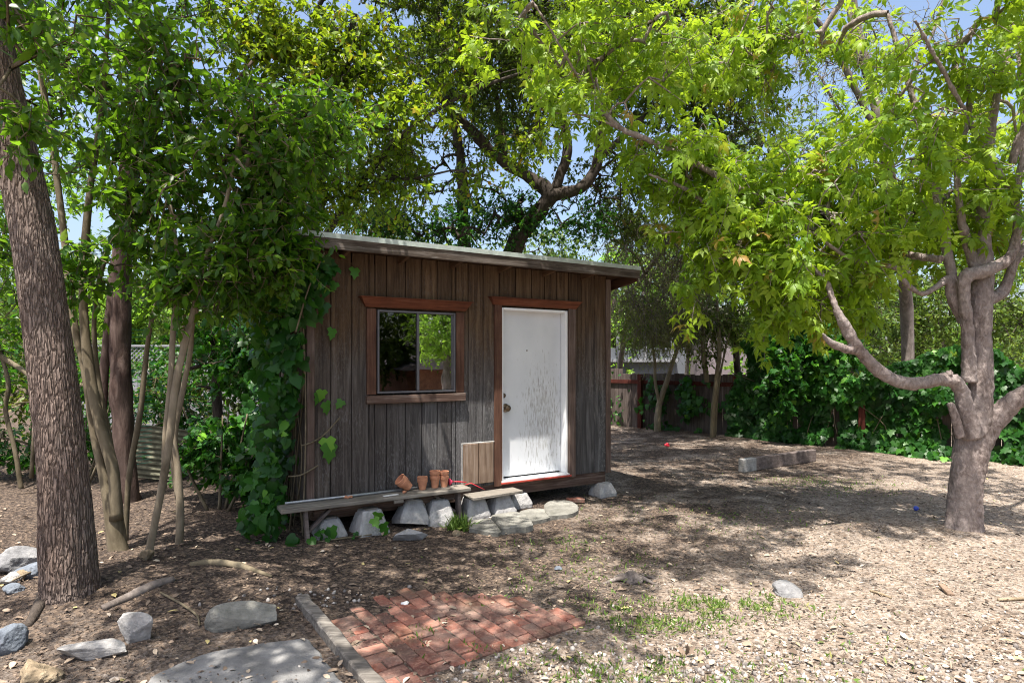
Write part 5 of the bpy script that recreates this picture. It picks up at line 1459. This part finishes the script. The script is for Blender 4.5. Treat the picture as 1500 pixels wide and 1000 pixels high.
bush(320, 720, 6.9, 'low bright ivy clump at the foot of the saplings beside the shed', [px_blob(300, 650, 7.0, 40, 40, .3, 36), px_blob(370, 690, 6.8, 40, 35, .3, 40), px_blob(330, 720, 6.8, 40, 15, .2, 18)], 'leaf_ivy', IVY, .095, 144)
bush(-60, 700, 12, 'dark bushes closing the view at the far left', [((-9.5, 12, 1.2), (1.8, .8, 1.3), 160), ((-6.6, 12.2, 1.0), (1.6, .8, 1.1), 150), ((-4.2, 12.4, .7), (1.2, .7, .7), 90)], 'leaf_dark', SIMPLE, .13, 145)

# ------------------------------------------------------------------ ivy on the left corner of the shed
iv = thing('climbing_ivy', S(-.1, .1, 0), 'large leaved ivy climbing over the left corner of the shed up to the roof', 'ivy')
rg = np.random.default_rng(77)
smp = []
n = 2600
yy = rg.uniform(-.05, 2.3, n); zz_ = rg.uniform(0, 3.0, n)
dd = .07 + rg.random(n) * .28 + .25 * np.clip(zz_ - 1.5, 0, 1.2) * rg.random(n)
ok = (vnoise(yy * 2.2, zz_ * 2.2, s=27) > -.35) & ((yy > .35) | (zz_ > 1.25) & (rg.random(n) < .8))
smp += [S(-d, y, z) for d, y, z in zip(dd[ok], yy[ok], zz_[ok])]
for cx_, cy_, cz_, rx, ry, rz_, m_ in ((-.2, -.25, 2.72, .3, .22, .26, 150), (-.12, -.2, 2.35, .25, .16, .3, 110), (-.25, -.12, 1.8, .2, .15, .4, 110), (-.3, .1, 1.2, .18, .2, .4, 90), (-.42, .2, .5, .2, .25, .4, 110), (-.45, -.05, .22, .22, .2, .2, 60), (.02, -.3, .05, .35, .12, .1, 26), (.08, -.2, 2.6, .16, .1, .16, 40)):
    p, _ = ellip(np.array([cx_, cy_, cz_]), np.array([rx, ry, rz_]), m_, rg, .4)
    smp += [S(*q_) for q_ in p]
smp = np.array(smp); smp = smp[~in_shed(smp, .05) & (smp[:, 2] > .02)]
outw = -SX * .55 - SY * .7
stm = []
for k_ in range(16):
    y0 = rg.uniform(0, 2); stm.append([S(-.05 - rg.random() * .2, y0, 0), S(-.06, y0 + rg.normal() * .2, .8), S(-.08, y0 + rg.normal() * .3, 1.7), S(-.15, y0 + rg.normal() * .3, 2.6)])
stm += [[S(-.08, .0, .0), S(-.06, -.04, .9), S(-.07, -.05, 1.8), S(-.15, -.2, 2.6)], [S(-.1, -.02, .9), S(.0, -.04, .93), S(.12, -.04, 1.0), S(.28, -.03, 1.16)], [S(-.2, -.3, 2.0), S(-.1, -.36, 2.4), S(.05, -.34, 2.75)], [S(-.2, .05, .6), S(-.1, -.04, .62), S(.06, -.05, .7)], [S(.0, -.3, .02), S(.2, -.34, .03), S(.5, -.36, .03)]]
sel = rg.random(len(smp)) < .5
ivy_sheet(iv, smp[sel], outw, .11, HEART, M['leaf_ivy'], 63, stems=stm, up=.6, spread=.75)
ivy_sheet(iv, smp[~sel], outw, .115, IVY, M['leaf_ivy'], 64, up=.6, spread=.85)
sp = np.array([S(.145, -.05, .96), S(.165, -.055, .9), S(.10, -.05, 1.44), S(.13, -.05, 1.32), S(.3, -.03, 1.33), S(.42, -.06, 2.67), S(.2, -.05, 2.05), S(.05, -.05, 1.4), S(.12, -.3, .14), S(.5, -.42, .2), S(.6, -.42, .14), S(.56, -.38, .24), S(.62, -.4, .08)])
n = len(sp)
V, F, T = leaves(sp, np.array([0, 0, -1.]) + rg.normal(size=(n, 3)) * .3, -SY + rg.normal(size=(n, 3)) * .3 + np.array([0, 0, .3]), np.array([.17, .19, .12, .14, .1, .12, .12, .12, .13, .11, .12, .12, .1]) * 1.05, IVY, np.clip(rg.normal(.93, .06, n), 0, 1))
attach(mesh_obj('bright_leaves', V, F, M['leaf_ivy'], None, T), iv)

# ------------------------------------------------------------------ behind the eye, seen mirrored in the window
t = thing('tree', (6.3, 1.9, 0), 'sunlit bright tree standing to the right of the viewer, mirrored in the shed window', 'tree')
lm = [np.array(spline([(6.3, 1.9, -.1, .14), (6.3, 1.9, 1.0, .12), (6.4, 1.8, 2.0, .1), (6.3, 1.8, 3.2, .06)], 8))]
attach(tubes_obj('trunk', lm, M['bark_grey'], None), t)
crown(t, [((6.2, 1.9, 3.0), (1.1, 1.2, 1.0), 150), ((6.4, 2.0, 2.1), (.8, 1.0, .5), 80), ((6.9, 1.2, 2.6), (.9, .8, .8), 60)], SIMPLE, .13, 14, .5, lm[0], M['leaf_fresh'], M['bark_grey'], 151)
t = thing('tree', (7.5, -3.5, 0), 'dark green tree added behind the viewer to keep sky out of the window reflection', 'tree')  # added unseen tree, blocks the sky from the window reflection
lm = [np.array(spline([(7.5, -3.5, -.1, .2), (7.5, -3.5, 2.0, .16), (7.5, -3.5, 4.0, .1)], 8))]
attach(tubes_obj('trunk', lm, M['bark_oak'], None), t)
crown(t, [((7.5, -3.5, 4.0), (2.5, 2.5, 2.2), 300), ((9.5, -1.0, 3.4), (2.2, 2.0, 2.2), 250), ((7.5, -3.5, 6.5), (2.6, 2.6, 2.2), 300), ((10.5, 0.5, 6), (2.4, 2.0, 2.2), 250), ((9, -2, 2), (2.5, 1.5, 1), 160)], SIMPLE, .2, 16, .8, lm[0], M['leaf_back'], M['bark_oak'], 152)
hb = thing('house', (11.5, -2.5, 0), 'low brown roofed outbuilding behind the viewer, mirrored in the shed window', 'house', rz=R(-50))
mb = MB(); mb.box((0, 0, .75), (7, 3, 1.5)); mb.build('wall', M['roof_brown'], hb)
mb = MB(); mb.hull([(-3.9, -1.9, 1.51), (3.9, -1.9, 1.51), (-3.9, 1.9, 1.51), (3.9, 1.9, 1.51), (-3.9, 0, 2.1), (3.9, 0, 2.1)]); mb.build('roof', M['beige_wall'], hb)

# ------------------------------------------------------------------ litter, gravel, grass
def on_ground(n, x0, x1, y0, y1, rg):
    # thicker near the eye, where single pieces can be told apart
    y = y0 + (y1 - y0) * rg.random(n) ** 1.6
    x = rg.uniform(-1, 1, n) * (y * .9 + .4)
    return x, y


rg = np.random.default_rng(99)
n = 95000
x, y = on_ground(n, 0, 0, 2.7, 15.5, rg)
p = np.stack([x, y, gh(x, y)], 1)
d = p - SO; sx_, sy_ = d @ SX, d @ SY
slabd = (x > -2.0) & (x < -.95) & (y < 3.75)
bp = p - org; bx, by = bp @ ux, bp @ uy
brk = (bx > -.3) & (bx < 1.15) & (by > -.02) & (by < np.interp(bx, [-.1, .4, .75, 1.0, 1.13], [1.1, 1.12, .85, .58, .1]))
u_ = rg.random(n) * np.clip(1.0 + 1.1 * vnoise(x * 1.6, y * 1.6, s=51) + .7 * vnoise(x * 5, y * 5, s=52), 0, 1.3) - .12
ok = ~((sx_ > -.05) & (sx_ < WL) & (sy_ > .02) & (sy_ < WD)) & (u_ > np.where(slabd, .93, 0)) & (u_ > np.where(brk, .9, 0))
p[:, 2] = np.where(slabd, .035, np.where(brk, .028, p[:, 2] + .006)); p = p[ok]; n = len(p)
ax2 = rg.normal(size=(n, 3)); ax2[:, 2] *= .25
nr2 = np.array([0, 0, 1.]) + rg.normal(size=(n, 3)) * .35
dry_sunlit = np.clip((p[:, 0] - .2) * .55 - (p[:, 1] - 4.6) * .42 + .5, 0, 1)  # paler litter on the drier right, partly sunlight painted into the tint
t_ = np.clip(rg.random(n) ** 1.4 * (.62 + .38 * dry_sunlit), 0, 1)
V, F, T = leaves(p, ax2, nr2, rg.uniform(.008, .024, n) * (1 + 1.2 * (rg.random(n) < .1)), SIMPLE, t_ * .95)
tag(mesh_obj('leaf_litter', V, F, M['litter'], None, T), 'dry brown leaf litter and wood chips over the ground', kind='stuff')
n = 900
x, y = on_ground(n, 0, 0, 3.0, 9, rg)
p = np.stack([x, y, gh(x, y) + .014], 1)
d = p - SO; ok = ~((d @ SX > -.05) & (d @ SX < WL) & (d @ SY > .02) & (d @ SY < WD)); p = p[ok]; n = len(p)
V, F, T = leaves(p, rg.normal(size=(n, 3)) * [1, 1, .15], np.array([0, 0, 1.]) + rg.normal(size=(n, 3)) * .3, rg.uniform(.03, .07, n), OVATE, rg.choice([.3, .45, .5, .6, .68, .75, .85, .9, .965], n))
tag(mesh_obj('fallen_leaves', V, F, M['litter'], None, T), 'larger fallen leaves in yellow and tan over the ground', kind='stuff')
# gravel: by the bricks' back edge, right foreground
gv, gf = ico(1); gf = np.array(gf)
n = 2600
c_ = [(G(560, 885), .5, .12, 160), (G(960, 985), .9, .25, 480), (G(1300, 980), 1.2, .35, 520), (G(1130, 1000), 1.0, .2, 380), (G(520, 960), .12, .25, 60)]
pp = np.concatenate([np.stack([q_[0] + rg.normal(size=m_) * a, q_[1] + rg.normal(size=m_) * b, np.zeros(m_)], 1) for q_, a, b, m_ in c_])
bp = pp - org; okb = ~(((bp @ ux) > -.48) & ((bp @ ux) < 1.3) & ((bp @ uy) > -.01) & ((bp @ uy) < 1.18)); pp = pp[okb]
pp[:, 2] = gh(pp[:, 0], pp[:, 1]) + .003; n = len(pp)
sz = rg.uniform(.005, .016, (n, 1, 1)) * rg.uniform(.6, 1.3, (n, 1, 3))
V = (pp[:, None] + gv[None] * sz * (1 + .2 * rg.normal(size=(n, len(gv), 1)))).reshape(-1, 3)
F = (gf[None] + (np.arange(n) * len(gv))[:, None, None]).reshape(-1, 3)
tag(mesh_obj('gravel', V, F, M['gravel'], None, np.repeat(rg.random(n), len(gv))), 'loose pale gravel round the bricks and in the sunny foreground', kind='stuff')
# grass patches
gp = [(G(1045, 890), .35, .12, 1500), (G(960, 912), .25, .12, 800), (G(1100, 880), .25, .06, 260), (G(870, 985), .3, .1, 520), (G(1000, 985), .4, .15, 500), (G(1240, 715), .5, .35, 600), (G(1190, 705), .4, .2, 350), (G(820, 800), .25, .2, 300), (G(900, 830), .3, .2, 200), (G(800, 850), .5, .3, 300), (G(1110, 770), .5, .4, 260),
      (G(1160, 955), .5, .2, 160), (G(950, 760), .6, .4, 260), (G(640, 925), .12, .05, 60), (G(690, 955), .1, .05, 40), (G(600, 940), .05, .04, 30)]
pp = np.concatenate([np.stack([q_[0] + rg.normal(size=m_) * a, q_[1] + rg.normal(size=m_) * b, np.zeros(m_)], 1) for q_, a, b, m_ in gp])
pp = pp[vnoise(pp[:, 0] * 9, pp[:, 1] * 9, s=44) > -.25]
pp[:, 2] = np.maximum(gh(pp[:, 0], pp[:, 1]), 0.0) + .004; n = len(pp)
V, F, T = leaves(pp, np.array([0, 0, .75]) + rg.normal(size=(n, 3)) * .6, rg.normal(size=(n, 3)) + [0, -.5, 0], rg.uniform(.02, .05, n), NARROW, np.clip(rg.normal(.5, .25, n), 0, 1))
tag(mesh_obj('grass', V, F, M['grass'], None, T), 'patches of short green grass and weeds in the bare ground', kind='stuff')
tf = thing('grass_tuft', GP(672, 770), 'tall green grass tuft growing between the bench end and the stepping stones', 'grass tuft')
n = 260; pp = np.tile(GP(672, 772), (n, 1)) + rg.normal(size=(n, 3)) * [.05, .04, 0]
V, F, T = leaves(pp, np.array([0, 0, 1.]) + rg.normal(size=(n, 3)) * .45, rg.normal(size=(n, 3)), rg.uniform(.07, .2, n), T_([(0, .03, 0), (0, -.03, 0), (.5, .035, 0), (.5, -.035, 0), (1, 0, -.25)], [(0, 1, 3), (0, 3, 2), (2, 3, 4)]), np.clip(rg.normal(.35, .2, n), 0, 1))
attach(mesh_obj('blades', V, F, M['grass'], None, T), tf)
lf = thing('dry_leaf', GP(1005, 957, .02), 'curled reddish brown dry leaf standing on the bare soil in the foreground', 'leaf')
V, F, T = leaves(np.tile(GP(1005, 960, .015), (4, 1)), np.array([[.6, .1, .5], [-.5, .1, .4], [.1, -.2, .8], [-.9, 0, .1]]), np.array([[0, -.6, .4], [0, -.5, .5], [.4, -.8, .1], [0, -.3, .9]]), np.array([.075, .065, .07, .08]), OVATE, np.array([.42, .5, .35, .45]))
attach(mesh_obj('blade', V, F, M['litter'], None, T), lf)
